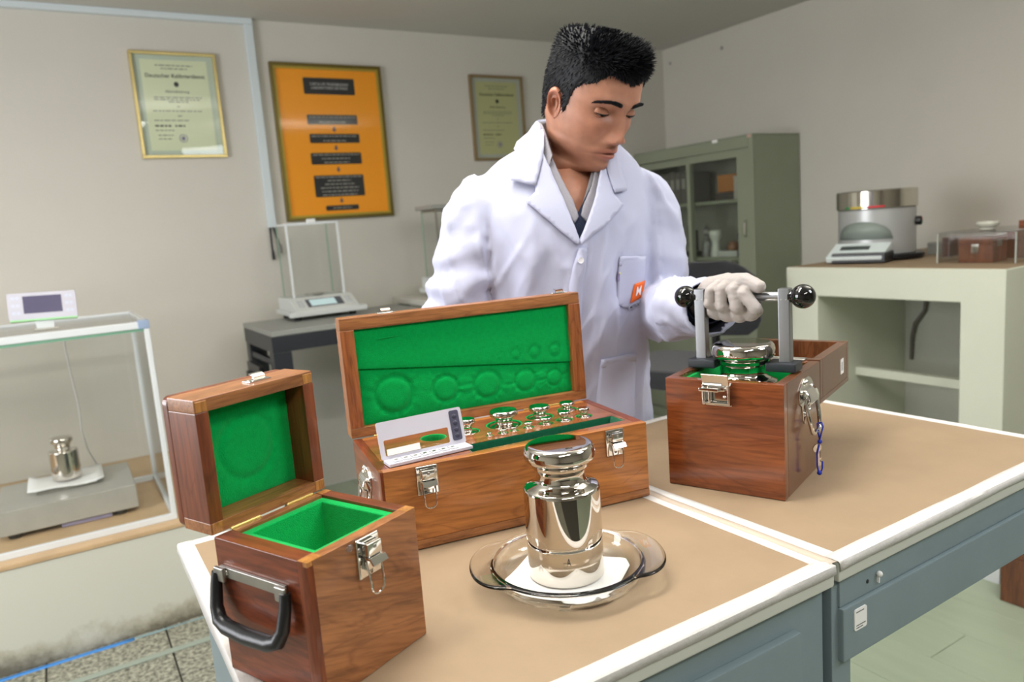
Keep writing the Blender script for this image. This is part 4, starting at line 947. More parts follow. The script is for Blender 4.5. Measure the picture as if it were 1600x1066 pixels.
tube(bm, pts, .007, 8); tag(obj('power_cable', bm, mat('brown_grey_cable', (96, 90, 84), .6), None, 60), 'dark cable hanging inside the kneehole of the right bench', 'cable')

# round comparator balance
t = thing('comparator_balance', 'round silver comparator balance with mirror band and sloping keypad on right bench', 'scale', (2.925, 1.875, zt+.0015), math.radians(-72))
M_silver = mat('silver_paint', (178, 180, 180), .35, .35)
R_ = .146
bm = bmn(); prism(bm, [(.175*math.cos(a)*(1.0), .165*math.sin(a)+.01) for a in [2*PI*k/40 for k in range(40)]], .006, .024, 'z', .003); obj('base_plate', bm, M_black, t)
for k in range(3):
    a = 2*PI*k/3+.5; bm = bmn(); lathe(bm, [(.014, 0), (.016, .006)], 14, (.15*math.cos(a), .15*math.sin(a), 0)); obj('foot', bm, M_black, t)
bm = bmn(); lathe(bm, [(R_-.004, .024), (R_, .028), (R_, .205), (R_-.004, .208)], 64); obj('housing', bm, M_silver, t)
bm = bmn(); lathe(bm, [(R_+.003, .2085), (R_+.006, .211), (R_+.006, .278), (R_+.002, .282), (R_-.01, .283)], 64); bnd = obj('mirror_band', bm, mat('band_steel', (200, 196, 186), .12, 1.0), t)
for nm, a0, a1, cl in (('green_mark', 236, 244, (40, 130, 70)), ('yellow_mark', 246, 268, (206, 180, 60)), ('red_mark', 270, 296, (200, 50, 60))):
    bm = bmn(); rows = [[((R_+.0066)*math.cos(math.radians(a)), (R_+.0066)*math.sin(math.radians(a)), z) for z in (.2125, .221)] for a in [a0+(a1-a0)*k/6 for k in range(7)]]
    ringloft(bm, rows, False, False, False); o = obj(nm, bm, mat(nm, cl, .5), bnd); o.modifiers.new('s', 'SOLIDIFY').thickness = .0008
# arched recess plate wrapped on the front
bm = bmn(); rows = []
for i in range(25):
    s = i/12-1; a = math.radians(-98+44*s*1.05); h = .092 + .068*math.sqrt(max(0, 1-s*s))
    rows.append([((R_+.0012)*math.cos(a), (R_+.0012)*math.sin(a), z) for z in (.088, h)])
ringloft(bm, rows, False, False, False); o = obj('arched_panel', bm, mat('grey_green_plastic', (128, 138, 132), .4), t); o.modifiers.new('s', 'SOLIDIFY').thickness = .001
MK = T(-.012, -R_+.006, .072) @ Matrix.Rotation(math.radians(25), 4, 'X')
bm = bmn(); prism(bm, [(-.115, -.118), (.095, -.118), (.105, .0), (-.105, .0)], -.018, .006, 'z', .004); put(bm, MK); kp = obj('keypad', bm, mat('keypad_white', (212, 222, 222), .4), t)
bm = bmn(); box(bm, -.075, .035, -.060, -.030, .0055, .0072); put(bm, MK); obj('display_window', bm, mat('dark_lcd', (70, 78, 76), .3), kp)
bm = bmn(); box(bm, -.105, .095, -R_-.098, -R_+.03, .003, .042, .004); obj('keypad_foot', bm, M_black, t)
MKn = Matrix.Rotation(math.radians(2), 4, 'Z')
kn = bmn(); lathe(kn, [(.016, R_-.004), (.018, R_+.004), (.018, R_+.018), (.014, R_+.022)], 20, (0, 0, .150), 'x'); put(kn, MKn); k_ = obj('side_knob', kn, M_black, t)
for nm, dz, cl in (('red_dot', .008, (190, 40, 46)), ('green_dot', -.008, (30, 120, 60))):
    bm = bmn(); sphere(bm, (R_+.0215, -.003, .150+dz), .006, 12, 8, sc3=(.4, 1, 1)); put(bm, MKn); obj(nm, bm, mat(nm, cl, .4), k_)

# acrylic cover with a wooden case under it, cases beside
M_acryl = pane_mat('acrylic', (.93, .93, .92), .9, .03)
M_wcase = wood('reddish_case_wood', (96, 48, 24), (146, 84, 46), 'z', .6)
t = thing('acrylic_cover', 'clear acrylic cover box with round lid knob on the right bench', 'cover', (2.74, 1.24, zt+.0015))
x0, x1, y0, y1, H = 0, .40, .02, .28, .105
for a, b, c, d, z0, z1 in ((x0, x0+.004, y0, y1, 0, H), (x1-.004, x1, y0, y1, 0, H), (x0+.0041, x1-.0041, y0, y0+.004, 0, H), (x0+.0041, x1-.0041, y1-.004, y1, 0, H), (x0, x1, y0, y1, H+.0002, H+.004)):
    bm = bmn(); box(bm, a, b, c, d, z0, z1); obj('acrylic_pane', bm, M_acryl, t, 0)
bm = bmn()
bm.free()
for (a, b, c) in ((x0, y0, 1), (x0, y1, 1), (x1, y0, 1)):
    bm = bmn(); box(bm, a-.002, a+.002, b-.002, b+.002, 0, H, .0005); obj('glued_edge', bm, mat('acrylic_edge', (176, 180, 172), .3), t)
bm = bmn(); lathe(bm, [(.022, H+.0045), (.026, H+.008), (.022, H+.014), (.034, H+.020), (.037, H+.028), (.032, H+.036), (.01, H+.038)], 32, (.09, .155, 0)); obj('lid_knob', bm, MATS['acrylic_edge'] if False else mat('knob_acrylic', (186, 186, 174), .15, coat=.5), t)
def small_case(label, loc, sx, sy, sz, m=M_wcase, latch=True, rz=0, name='wooden_case'):
    t = thing(name, label, 'box', loc, rz)
    bm = bmn(); box(bm, 0, sx, 0, sy, 0, sz*.72, .002); obj('body', bm, m, t)
    bm = bmn(); box(bm, 0, sx, 0, sy, sz*.725, sz, .002); obj('lid', bm, m, t)
    if latch:
        bm = bmn(); box(bm, -.003, 0, sy/2-.012, sy/2+.012, sz*.42, sz*.74, .001); l = obj('latch', bm, M_chrome, t)
        bm = bmn(); tube(bm, [(-.004, sy/2-.010, sz*.46), (-.006, sy/2-.008, sz*.38), (-.006, sy/2+.008, sz*.38), (-.004, sy/2+.010, sz*.46)], .0022, 8); obj('wire_loop', bm, M_chrome, l)
        bm = bmn(); box(bm, sx*.3, sx*.3+.03, -.002, 0, sz*.62, sz*.9, .001); obj('side_plate', bm, M_satin, t)
small_case('small reddish wooden case with bright latch under the acrylic cover', (2.765, 1.345, zt+.0015), .10, .115, .088)
small_case('wooden case under the acrylic cover, behind the latched one', (2.955, 1.275, zt+.0015), .12, .12, .095, M_wcase, False)
small_case('orange brown wooden case at the right edge of the bench', (2.93, 1.205, zt+.0015), .03, .03, .09, M_wcase, False) if False else None
small_case('orange brown wooden case by the right wall, beyond the acrylic cover', (3.19, 1.26, zt+.0015), .22, .20, .125, wood('orange_case_wood', (120, 56, 20), (170, 90, 40), 'y', .6))
small_case('narrow dark brown wooden block between balance and acrylic cover', (3.02, 1.63, zt+.0015), .07, .028, .075, wood('dark_case_wood', (70, 30, 14), (104, 52, 26), 'z', .6), False)
small_case('grey metal box just behind the round balance', (3.13, 1.72, zt+.0015), .08, .06, .05, M_tabgrey, False, name='metal_box')
small_case('brown wooden case standing on the floor against the right bench', (2.44, .86, .001), .24, .28, .215, wood('floor_case_wood', (80, 42, 22), (124, 74, 42), 'z', .6))
# ------------------------------------------------------------------ the man (built in a frame turned with him: x to his left, y away from the desk, z up)
def spl(tab, x):
    """Catmull-Rom through rows (x, a, b, ...), x ascending"""
    n = len(tab)
    if x <= tab[0][0]: return list(tab[0][1:])
    if x >= tab[-1][0]: return list(tab[-1][1:])
    i = 0
    while tab[i+1][0] < x: i += 1
    p1, p2 = tab[i], tab[i+1]; p0 = tab[max(i-1, 0)]; p3 = tab[min(i+2, n-1)]
    h = p2[0]-p1[0]; t = (x-p1[0])/h; out = []
    for k in range(1, len(p1)):
        m1 = (p2[k]-p0[k])/max(p2[0]-p0[0], 1e-9)*h; m2 = (p3[k]-p1[k])/max(p3[0]-p1[0], 1e-9)*h
        d = p2[k]-p1[k]
        m1 = max(-3*abs(d), min(3*abs(d), m1)) if d else 0; m2 = max(-3*abs(d), min(3*abs(d), m2)) if d else 0
        out.append((2*t**3-3*t**2+1)*p1[k] + (t**3-2*t**2+t)*m1 + (-2*t**3+3*t**2)*p2[k] + (t**3-t**2)*m2)
    return out
PF = (.105, 1.43)                         # feet, in the camera-heading frame
cx_, cy_ = PF[0]*math.cos(HEAD)+PF[1]*math.sin(HEAD), -PF[0]*math.sin(HEAD)+PF[1]*math.cos(HEAD)
P_LOC, P_RZ = (cx_, cy_, 0.0), -HEAD
def pv(x, y, z): return Vector((x-PF[0], y-PF[1], z))
YAW = math.radians(15)
TF = Vector((math.sin(YAW), -math.cos(YAW), 0)); TS = Vector((math.cos(YAW), math.sin(YAW), 0))
def tc(z):
    """torso axis at height z (leans forward)"""
    x, y = spl([(.0, .105, 1.43), (.75, .103, 1.450), (.95, .103, 1.440), (1.15, .104, 1.398), (1.30, .106, 1.374), (1.38, .110, 1.366), (1.42, .118, 1.360), (1.47, .134, 1.350), (1.5, .142, 1.344)], z)
    return pv(x, y, z)

# --- head: stacked rings (face toward -y), then sculpted by soft brushes
HEADTAB = [(-.118, .056, .051, .0415, .0), (-.1135, .067, .050, .0400, .0), (-.108, .0755, .050, .0380, .0), (-.098, .0805, .052, .0420, .0), (-.085, .0825, .056, .0540, .0), (-.072, .0850, .060, .0605, .0), (-.060, .0865, .066, .0630, .0), (-.045, .0865, .077, .0675, .0), (-.025, .0875, .081, .0715, .0), (-.005, .0885, .087, .0740, .0), (.010, .0925, .089, .0755, .0), (.030, .0925, .090, .0765, .0), (.055, .0880, .089, .0750, .0), (.078, .0770, .083, .0690, .0), (.091, .0590, .077, .0580, .0), (.0985, .0380, .058, .0420, .0), (.1025, .0190, .038, .0240, .0), (.1045, .0, .012, .008, .0)]
NECK = [(-.30, .060, .075, .085, .0), (-.24, .048, .070, .066, .0), (-.20, .038, .064, .0540, .0), (-.16, .030, .060, .0485, .0), (-.140, .0300, .056, .0455, .0), (-.127, .0400, .053, .0425, .0)]
HS = .945
HR = Matrix.Rotation(math.radians(38), 3, 'Z') @ Matrix.Rotation(math.radians(28), 3, 'X')
HC = pv(.1615, 1.312, 1.510)
NB = pv(.118, 1.352, 1.405)
def head_xf(p):
    """head-frame point to the man's frame; the neck blends into the torso"""
    p = Vector(p); a = HC + HR @ (p*HS)
    w_ = max(0, min(1, (p.z+.215)/.095)); w_ = w_*w_*(3-2*w_)
    q = Vector((p.x, p.y+.02, p.z+.205)); q = Matrix.Rotation(YAW*1.5, 3, 'Z') @ q
    return (NB + q).lerp(a, w_)
def nose_prof(z): return spl([(-.062, 0, .008), (-.056, .0035, .009), (-.050, .0140, .0100), (-.045, .0205, .0090), (-.040, .0210, .0082), (-.034, .0190, .0072), (-.022, .0150, .0062), (-.010, .0100, .0058), (.0, .0055, .0062), (.010, .0010, .008), (.02, 0, .01)], z)
def G(d, s): return math.exp(-.5*(d/s)**2)
def sculpt(p):
    x, y, z = p; ax = abs(x)
    if y < -.02:
        f = min(1, (-.02-y)/.03)
        a, s = nose_prof(z)
        y -= a*G(x, s)*f
        y -= .0095*G(ax-.0135, .0046)*G(z+.0455, .0056)*f                   # wings of the nose
        y += .0030*G(ax-.0075, .0030)*G(z+.0520, .0022)*f                    # nostrils
        y += .0085*G(ax-.0315, .0135)*G(z+.0015, .0090)*f                    # eye sockets
        y += .0035*G(ax-.0150, .0060)*G(z+.0030, .0090)*f
        y -= .0046*G(ax-.0300, .0190)*G(z-.0185, .0062)*f                    # brow ridge
        y -= .0020*G(x, .010)*G(z-.015, .008)*f
        y -= .0040*G(ax-.0440, .0140)*G(z+.0260, .0110)*f                    # cheek bones
        y += .0030*G(ax-.0400, .0120)*G(z+.0620, .0140)*f                    # hollow cheeks
        y += .0016*G(ax-.0250-.25*max(0, -.050-z), .0045)*G(z+.0560, .0090)*f    # nasolabial fold
        y += .0018*G(x, .0035)*G(z+.0600, .0050)*f                           # philtrum
        y -= .0068*G(x, .0165)*G(z+.0660+4*x*x, .0042)*f + .0012*G(ax-.005, .004)*G(z+.0650, .002)*f
        y -= .0085*G(x, .0150)*G(z+.0785-6*x*x, .0050)*f                           # lips
        y += .0055*G(x, .0165)*G(z+.0716+5*x*x, .0013)*f                           # mouth line
        y += .0020*G(ax-.0215, .0035)*G(z+.0735, .0040)*f
        y += .0030*G(x, .0170)*G(z+.0865, .0042)*f
        y -= .0050*G(x, .0135)*G(z+.0995, .0090)*f                           # chin
    x *= 1 + .020*G(z+.070, .014)*G(y-.0, .03) - .03*G(z-.02, .03)*G(y+.055, .02)
    return x, y, z
def ring_pt(tab, z, th, ex=1.0):
    F, B, W, _ = spl(tab, z)
    s, c = math.sin(th), math.cos(th)
    e = (.92 + .30*max(0, min(1, (-.055-z)/.04))*max(0, min(1, (z+.125)/.01))) if c > 0 else 1.0
    x = W*math.copysign(abs(s)**e, s); y = -F*c if c > 0 else -B*c
    return x, y
NTH = 200
ths = []
for i in range(NTH):
    t = i/NTH*2*PI - PI
    ths.append(t - .55*math.sin(t))          # denser on the face
zs = [-.30+.012*k for k in range(12)] + [-.158, -.150, -.143, -.137, -.132, -.128, -.125, -.1222]
ALLTAB = NECK + HEADTAB
z = -.1195
while z < .1043: zs.append(z); z += .00155 if z < .03 else .0026
zs.append(.1045)
bm = bmn(); tint = bm.loops.layers.float_color.new('tint') if False else None
rows = []; hp = []
for z in zs:
    row = []
    for th in ths:
        x, y = ring_pt(ALLTAB, z, th); row.append((sculpt((x, y, z))))
    rows.append(row)
vrows = [[bm.verts.new(head_xf(p)) for p in r] for r in rows]
for a, b in zip(vrows, vrows[1:]):
    for i in range(NTH): j = (i+1) % NTH; bm.faces.new((a[i], a[j], b[j], b[i]))
bm.faces.new(vrows[-1])
def tone(p):
    """natural colouring of the skin: lips, shaven shadow, ruddier cheeks, nose and ears; mouth crease shaded in"""
    x, y, z = p; ax = abs(x); c = Vector((1, 1, 1))
    if y < -.03:
        lip = max(G(x, .0150)*G(z+.0664+4*x*x, .0032), G(x, .0140)*G(z+.0780-5*x*x, .0042)); lip = min(1, lip*1.35)
        c = c.lerp(Vector((.84, .56, .60)), .9*lip)
        ln = G(x, .0165)*G(z+.0716+5*x*x, .0012); c = c.lerp(Vector((.42, .28, .28)), .8*min(1, ln))  # shade of the crease between the lips, painted into the colour
        sh = max(G(x, .022)*G(z+.0600, .0045), G(x, .026)*G(z+.100, .014)*.8)*(1-lip); c = c.lerp(Vector((.80, .80, .84)), .55*sh)
        c = c.lerp(Vector((1.04, .88, .84)), .5*G(ax-.040, .016)*G(z+.03, .014))
        c = c.lerp(Vector((1.04, .90, .86)), .5*G(x, .012)*G(z+.042, .010))
        c = c.lerp(Vector((.80, .74, .74)), .6*G(ax-.030, .014)*G(z+.014, .006))
    if z < -.03 and y > -.06: c = c.lerp(Vector((.90, .90, .92)), .35*G(z+.085, .02)*min(1, ax/.04))
    return c
tones = [tone(p) for r in rows for p in r]
# --- limbs and trunk under the clothes, part of the same skin
def limb(pts, rad, seg=16):
    tube(bm, [Vector(p) for p in pts], rad, seg)
nhead = len(bm.verts)
SR, SL = tc(1.345) - TS*.150, tc(1.335) + TS*.150
ER, EL = pv(-.112, 1.308, 1.095), pv(.287, 1.376, 1.138)
WR, WL = pv(-.060, 1.270, .990), pv(.300, 1.120, 1.170)
ringloft(bm, [[tc(z) + TS*(a*.82*math.sin(t)) - TF*(-(.085 if math.cos(t) > 0 else .085)*math.cos(t)*k) for t in [2*PI*i/32 for i in range(32)]] for z, a, k in ((.86, .16, 1), (.95, .17, 1.05), (1.05, .155, 1), (1.18, .165, 1.05), (1.28, .175, 1.05), (1.35, .165, .85), (1.395, .08, .6))])
limb([SR, SR.lerp(ER, .5), ER, ER.lerp(WR, .4), WR], [.045, .043, .036, .035, .026])
limb([SL, SL.lerp(EL, .5), EL, EL.lerp(WL, .4), WL], [.045, .043, .034, .027, .020])
for s in (-1, 1):
    hip = tc(.90) + TS*(.085*s); limb([hip, pv(.105+.10*s, 1.425+.02*s, .48), pv(.105+.105*s, 1.45+.02*s, .09)], [.078, .052, .036])
M_skin = bpy.data.materials.new('tan_skin'); M_skin.use_nodes = True; nt = M_skin.node_tree; pr_ = nt.nodes['Principled BSDF']
at = nd(nt, 'ShaderNodeVertexColor', _layer_name='tone'); mxs = nd(nt, 'ShaderNodeMix', _data_type='RGBA', _blend_type='MULTIPLY'); mxs.inputs[0].default_value = 1.0
tcs = nd(nt, 'ShaderNodeTexCoord'); ns = nd(nt, 'ShaderNodeTexNoise', Scale=45.0, Detail=4.0); nt.links.new(tcs.outputs['Object'], ns.inputs['Vector'])
rs = nd(nt, 'ShaderNodeValToRGB'); nt.links.new(ns.outputs['Fac'], rs.inputs[0]); rs.color_ramp.elements[0].position = .3; rs.color_ramp.elements[1].position = .7
rs.color_ramp.elements[0].color = lin((166, 116, 94)) + (1,); rs.color_ramp.elements[1].color = lin((184, 132, 108)) + (1,)
nt.links.new(rs.outputs[0], mxs.inputs[6]); nt.links.new(at.outputs[0], mxs.inputs[7]); nt.links.new(mxs.outputs[2], pr_.inputs['Base Color'])
pr_.inputs['Roughness'].default_value = .42; pr_.inputs['Subsurface Weight'].default_value = .12; pr_.inputs['Subsurface Radius'].default_value = (1, .35, .2); pr_.inputs['Subsurface Scale'].default_value = .006
np_ = nd(nt, 'ShaderNodeTexNoise', Scale=900.0, Detail=2.0); nt.links.new(tcs.outputs['Object'], np_.inputs['Vector']); bp_ = nd(nt, 'ShaderNodeBump', Strength=.10, Distance=.001); nt.links.new(np_.outputs['Fac'], bp_.inputs['Height']); nt.links.new(bp_.outputs[0], pr_.inputs['Normal'])
# ears, joined to the same skin
def ear(s):
    E = []; n, m = 28, 9
    out = []
    for i in range(n):
        t = 2*PI*i/n
        r = Vector((math.sin(t)*.0148*(1.0+.18*math.cos(t)), math.cos(t)*.0280)); r.x += .002*math.cos(t)
        out.append(r)
    rws = []
    for k in range(m):
        q = k/(m-1)        # 0 rim .. 1 centre
        h = spl([(0, .000), (.10, .0062), (.22, .0072), (.34, .0035), (.5, .0015), (.62, .0042), (.75, -.0010), (1.0, -.006)], q)[0]
        row = []
        for i in range(n):
            p = out[i]*(1-q*.96); t = 2*PI*i/n
            lobe = max(0, -math.cos(t)-.55)/.45
            hh = h*(1-.7*lobe) + .001*lobe
            row.append((p.x, p.y, hh))
        rws.append(row)
    rws = [[(x*.96, y*.98, -.005) for x, y, h in rws[0]]] + rws
    MM = Matrix.Translation((s*.0735, .004, -.015)) @ Matrix.Rotation(s*math.radians(12), 4, 'Y') @ Matrix.Rotation(s*math.radians(-24), 4, 'Z')
    B = Matrix(((0, 0, s, 0), (1, 0, 0, 0), (0, 1, 0, 0), (0, 0, 0, 1)))     # ear plane: u -> y (back), v -> z, height -> outwards
    vr = [[bm.verts.new(head_xf(MM @ B @ Vector(p))) for p in r] for r in rws]
    for a, b in zip(vr, vr[1:]):
        for i in range(n): j = (i+1) % n; bm.faces.new((a[i], a[j], b[j], b[i]))
    bm.faces.new(vr[-1])
nbe = len(bm.verts); ear(-1); ear(1); nee = len(bm.verts)
# eyelids: skin shells over the eyeballs
def lid(s, up):
    n, m = 22, 8; c = Vector((s*.0315, -.0675, -.0030)); R = .0124; vr = []
    for j in range(m+1):
        row = []
        for i in range(n+1):
            a = math.radians(-82+164*i/n)
            lim = (-5 - 10*math.cos(a*1.25)) if up else (-34 + 10*(1-math.cos(a*1.1)))
            e = math.radians(lim + (75-lim)*(j/m) if up else lim + (-80-lim)*(j/m))
            thick = .0007*math.exp(-(j/1.5)**2)
            k = R+thick
            row.append(bm.verts.new(head_xf(c + Vector((k*1.42*math.sin(a)*math.cos(e), -k*.92*math.cos(a)*math.cos(e), k*.95*math.sin(e))))))
        vr.append(row)
    for a, b in zip(vr, vr[1:]):
        for i in range(n): bm.faces.new((a[i], a[i+1], b[i+1], b[i]))
for s in (-1, 1): lid(s, True); lid(s, False)
person = obj('person', bm, M_skin, None, 70, P_LOC); person.rotation_euler = (0, 0, P_RZ)
ca = person.data.color_attributes.new('tone', 'FLOAT_COLOR', 'POINT')
for i in range(len(person.data.vertices)):
    c = tones[i] if i < nhead and i < len(tones) else (Vector((1.02, .86, .82)) if nbe <= i < nee else Vector((1, .97, .95)))
    ca.data[i].color = (c[0], c[1], c[2], 1)
tag(person, 'man with short black hair in a white lab coat looking down, gloved hand lifting', 'person')
# eyes
for s in (-1, 1):
    c = Vector((s*.0315, -.0675, -.0030)); bm = bmn(); sphere(bm, (0, 0, 0), .0104*HS, 24, 16)
    bmesh.ops.transform(bm, matrix=Matrix.Translation(head_xf(c)), verts=bm.verts); eye = obj('eye', bm, mat('eye_white', (226, 220, 214), .2), person, 60)
    g = HR @ Matrix.Rotation(math.radians(24), 3, 'X') @ Vector((0, -1, 0)); q = Vector((0, 0, 1)).rotation_difference(g).to_matrix().to_4x4()
    bm = bmn(); lathe(bm, [(.0002, .0100), (.0030, .0098), (.0054, .0089), (.0056, .0080)], 24); put(bm, Matrix.Translation(head_xf(c)) @ q); obj('iris', bm, mat('dark_iris', (34, 22, 16), .08), eye, 60)
    bm = bmn(); pts = []
    for i in range(15):
        a = math.radians(-66+132*i/14); e = math.radians(-6 - 10*math.cos(a*1.25)); k = .0131
        pts.append(head_xf(c + Vector((k*1.42*math.sin(a)*math.cos(e), -k*.92*math.cos(a)*math.cos(e), k*.95*math.sin(e)))))
    tube(bm, pts, [.0004+.0009*math.sin(PI*i/14) for i in range(15)], 6); obj('eyelashes', bm, M_hairm if 'M_hairm' in globals() else mat('black_hair', (12, 14, 21), .6, spec=.3), person, 60)
M_hair = MATS['black_hair']
# head surface lookup in the head frame
bmH = bmesh.new(); hv = [[bmH.verts.new(p) for p in r] for r in rows]
for a, b in zip(hv, hv[1:]):
    for i in range(NTH): j = (i+1) % NTH; bmH.faces.new((a[i], a[j], b[j], b[i]))
bmH.normal_update(); HB = BVHTree.FromBMesh(bmH)
def tuft(bm, p, d, L, r, bend, seg=4):
    """one tapered lock of hair (head frame)"""
    p = Vector(p); d = Vector(d).normalized(); bend = Vector(bend)
    pts = [head_xf(p + d*(L*k/seg) + bend*(L*(k/seg)**2)) for k in range(seg+1)]
    tube(bm, pts, [r, r*1.0, r*.85, r*.55, r*.12][:seg+1], 4)
rh = random.Random(21)
# eyebrows
for s in (-1, 1):
    bm = bmn()
    for k in range(340):
        t = rh.random(); x = s*(.0115 + .041*t); z = .0135 + .0062*math.sin(PI*min(1, t*.80+.02)) - .0035*t*t + rh.uniform(-.0036, .0036)*(1-.6*t)
        h = HB.ray_cast(Vector((x, -.2, z)), Vector((0, 1, 0)))
        if h[0] is None: continue
        tuft(bm, h[0] + h[1]*-.0003 if h[1].y > 0 else h[0]+h[1]*.0003, (s*1.0, -.25, .35-.5*t), .0085, .00042, (s*.1, .1, -.15), 3)
    o = obj('eyebrow', bm, M_hair, person, 60); o['kind'] = 'stuff'
# hair: a close cap plus many locks, longer and swept forward-up on top
def hairline(p):
    """>0 inside the hair region (head frame)"""
    x, y, z = p; ax = abs(x)
    if y < -.045: v = z - spl([(0, .052), (.02, .056), (.034, .061), (.046, .055), (.058, .042), (.068, .034), (.08, .03)], ax)[0]
    else:
        tline = spl([(-.060, .052), (-.045, .036), (-.032, .022), (-.025, -.004), (-.020, -.022), (-.014, -.022), (-.010, .004), (.0, .011), (.012, .010), (.024, -.008), (.034, -.022), (.05, -.052), (.08, -.060), (.12, -.062)], y)[0]
        v = z - tline
    return v
bm = bmn(); cap = {}
for ri, r in enumerate(rows):
    if zs[ri] < -.075: continue
    for i, p in enumerate(r):
        v = hairline(p)
        if v > -.004:
            n_ = hv[ri][i].normal; n_ = n_ if n_.dot(Vector(p)) > 0 else -n_
            top = max(0, min(1, (p[2]-.055)/.04)); ft = max(0, min(1, (-p[1]+.02)/.08))
            th = .0030 + .0040*top + .0035*top*ft + .0015*max(0, min(1, (p[1]-.03)/.05)); th *= max(0, min(1, (v+.004)/.012))
            th += (.0012+.0022*top)*noise.noise(Vector(p)*110)
            cap[(ri, i)] = bm.verts.new(head_xf(Vector(p) + n_*max(-.001, th-.0006)))
for ri in range(len(rows)-1):
    for i in range(NTH):
        q = [(ri, i), (ri, (i+1) % NTH), (ri+1, (i+1) % NTH), (ri+1, i)]
        if all(k in cap for k in q): bm.faces.new([cap[k] for k in q])
lastr = len(rows)-1
if all((lastr, i) in cap for i in range(NTH)): bm.faces.new([cap[(lastr, i)] for i in range(NTH)])
hair = obj('hair', bm, M_hair, person, 80)
bm = bmn(); cnt = 0
keys = list(cap.keys())
while cnt < 6500:
    ri, i = rh.choice(keys); p = Vector(rows[ri][i]); n_ = hv[ri][i].normal.copy(); n_ = n_ if n_.dot(p) > 0 else -n_
    if hairline(p) < .001: continue
    if rh.random() > .35 + .65*max(0, min(1, (p.z-.03)/.05)): continue
    top = max(0, min(1, (p.z-.058)/.035)); ft = max(0, min(1, (-p.y+.01)/.075))
    L = .0065 + .004*top + .018*top*ft + rh.uniform(-.002, .004)*(.4+top)
    d = n_*(.55+.5*top) + Vector((rh.uniform(-.25, .25), -.35*top - .55*top*ft + .25*(1-top), -.75*(1-top) + .20*top*ft + rh.uniform(-.15, .15)))
    r_ = rh.uniform(.0006, .0010)*(1+.7*top)
    tuft(bm, p + n_*.0005, d, L, r_, (rh.uniform(-.2, .2), -.10*ft, .22*ft*top - .2*(1-top)), 4); cnt += 1
o = obj('hair_locks', bm, M_hair, hair, 60); o['kind'] = 'stuff'

# ------------------------------------------------------------------ clothes
COAT = [(.62, .200, .150, .135), (.80, .180, .120, .128), (.95, .168, .112, .122), (1.06, .158, .116, .114), (1.16, .158, .120, .116), (1.26, .164, .118, .120), (1.32, .166, .106, .118), (1.355, .158, .094, .112), (1.385, .152, .082, .104), (1.405, .136, .074, .098), (1.425, .112, .066, .090), (1.442, .082, .060, .082), (1.458, .067, .055, .074), (1.475, .058, .050, .068)]
def torso_ring(z, off=0.0, n=96, fold=True):
    a, df, db = spl(COAT, z); ring = []
    for i in range(n):
        t = 2*PI*i/n; s, c = math.sin(t), math.cos(t)      # c > 0: front
        e = .86
        x = (a+off)*math.copysign(abs(s)**e, s); y = ((df if c > 0 else db)+off)*math.copysign(abs(c)**.92, c)
        if fold and z < 1.34:
            k = min(1, (1.34-z)/.12)
            y += math.copysign(1, c)*k*(.0042*math.sin(11*t+2.5*noise.noise((t*1.2, z*3, 2)) + 1.5*z*4) + .004*noise.noise((x*16, z*3.2, 7)))
        ring.append(tc(z) + TS*x + TF*y)
    return ring
def sleeve(bm, pts, rad, n=40, rows=64, seed=0, cuff=True):
    """tube along joints with cross folds gathered at the bend"""
    P = [Vector(p) for p in pts]; m = len(P)-1; cum = [0]
    for a, b in zip(P, P[1:]): cum.append(cum[-1]+(b-a).length)
    tabp = [(cum[i], *P[i], rad[i]) for i in range(len(P))]
    path = [spl(tabp, cum[-1]*k/rows) for k in range(rows+1)]
    rings = []; prev = None
    for k, q in enumerate(path):
        c = Vector(q[:3]); t = Vector(path[min(k+1, rows)][:3])-Vector(path[max(k-1, 0)][:3]); t.normalize()
        if prev is None: x = t.cross(Vector((0, 1, .2))).normalized()
        else: x = (prev - t*prev.dot(t)).normalized()
        prev = x; y = t.cross(x); s = k/rows
        bend = math.exp(-((s-.52)/.17)**2)
        ring = []
        for i in range(n):
            a = 2*PI*i/n
            ph = s*46 + 1.6*math.sin(a+seed) + 3.2*noise.noise((math.cos(a)*.9+seed, math.sin(a)*.9, s*5))
            f = (.0008+.0050*bend)*math.sin(ph) + .0045*noise.noise((math.cos(a)*1.6, math.sin(a)*1.6+seed, s*9)) + .0030*noise.noise((math.cos(a)*3.2, math.sin(a)*3.2+seed, s*20))
            if s > .93: f *= .4
            ring.append(c + (x*math.cos(a)+y*math.sin(a))*(q[3]+f))
        rings.append(ring)
    ringloft(bm, rings)
bm = bmn()
zz = [.62+.0125*k for k in range(69)]
ringloft(bm, [torso_ring(z) for z in zz if z < 1.475] + [torso_ring(1.475)])
CBT = BVHTree.FromBMesh(bm)
sleeve(bm, [tc(1.350)-TS*.100, SR+Vector((-.002, 0, -.004)), SR.lerp(ER, .5)+Vector((-.004, -.004, 0)), ER+Vector((-.004, 0, 0)), ER.lerp(WR, .5), WR], [.050, .053, .052, .054, .049, .045], seed=1.3)
sleeve(bm, [tc(1.350)+TS*.100, SL+Vector((.002, 0, -.004)), SL.lerp(EL, .5)+Vector((.008, 0, 0)), EL+Vector((-.004, .004, -.002)), EL.lerp(WL, .5)+Vector((-.006, 0, -.006)), WL+(WL-EL).normalized()*.014+Vector((.004, .004, -.008))], [.052, .057, .055, .053, .050, .043], seed=4.1)
me = bpy.data.meshes.new('coat_raw'); bmesh.ops.recalc_face_normals(bm, faces=bm.faces); bm.to_mesh(me); bm.free()
co = bpy.data.objects.new('coat_raw', me); C.objects.link(co)
md = co.modifiers.new('r', 'REMESH'); md.mode = 'VOXEL'; md.voxel_size = .0052; md.use_smooth_shade = True
md = co.modifiers.new('s', 'SMOOTH'); md.factor = .5; md.iterations = 5
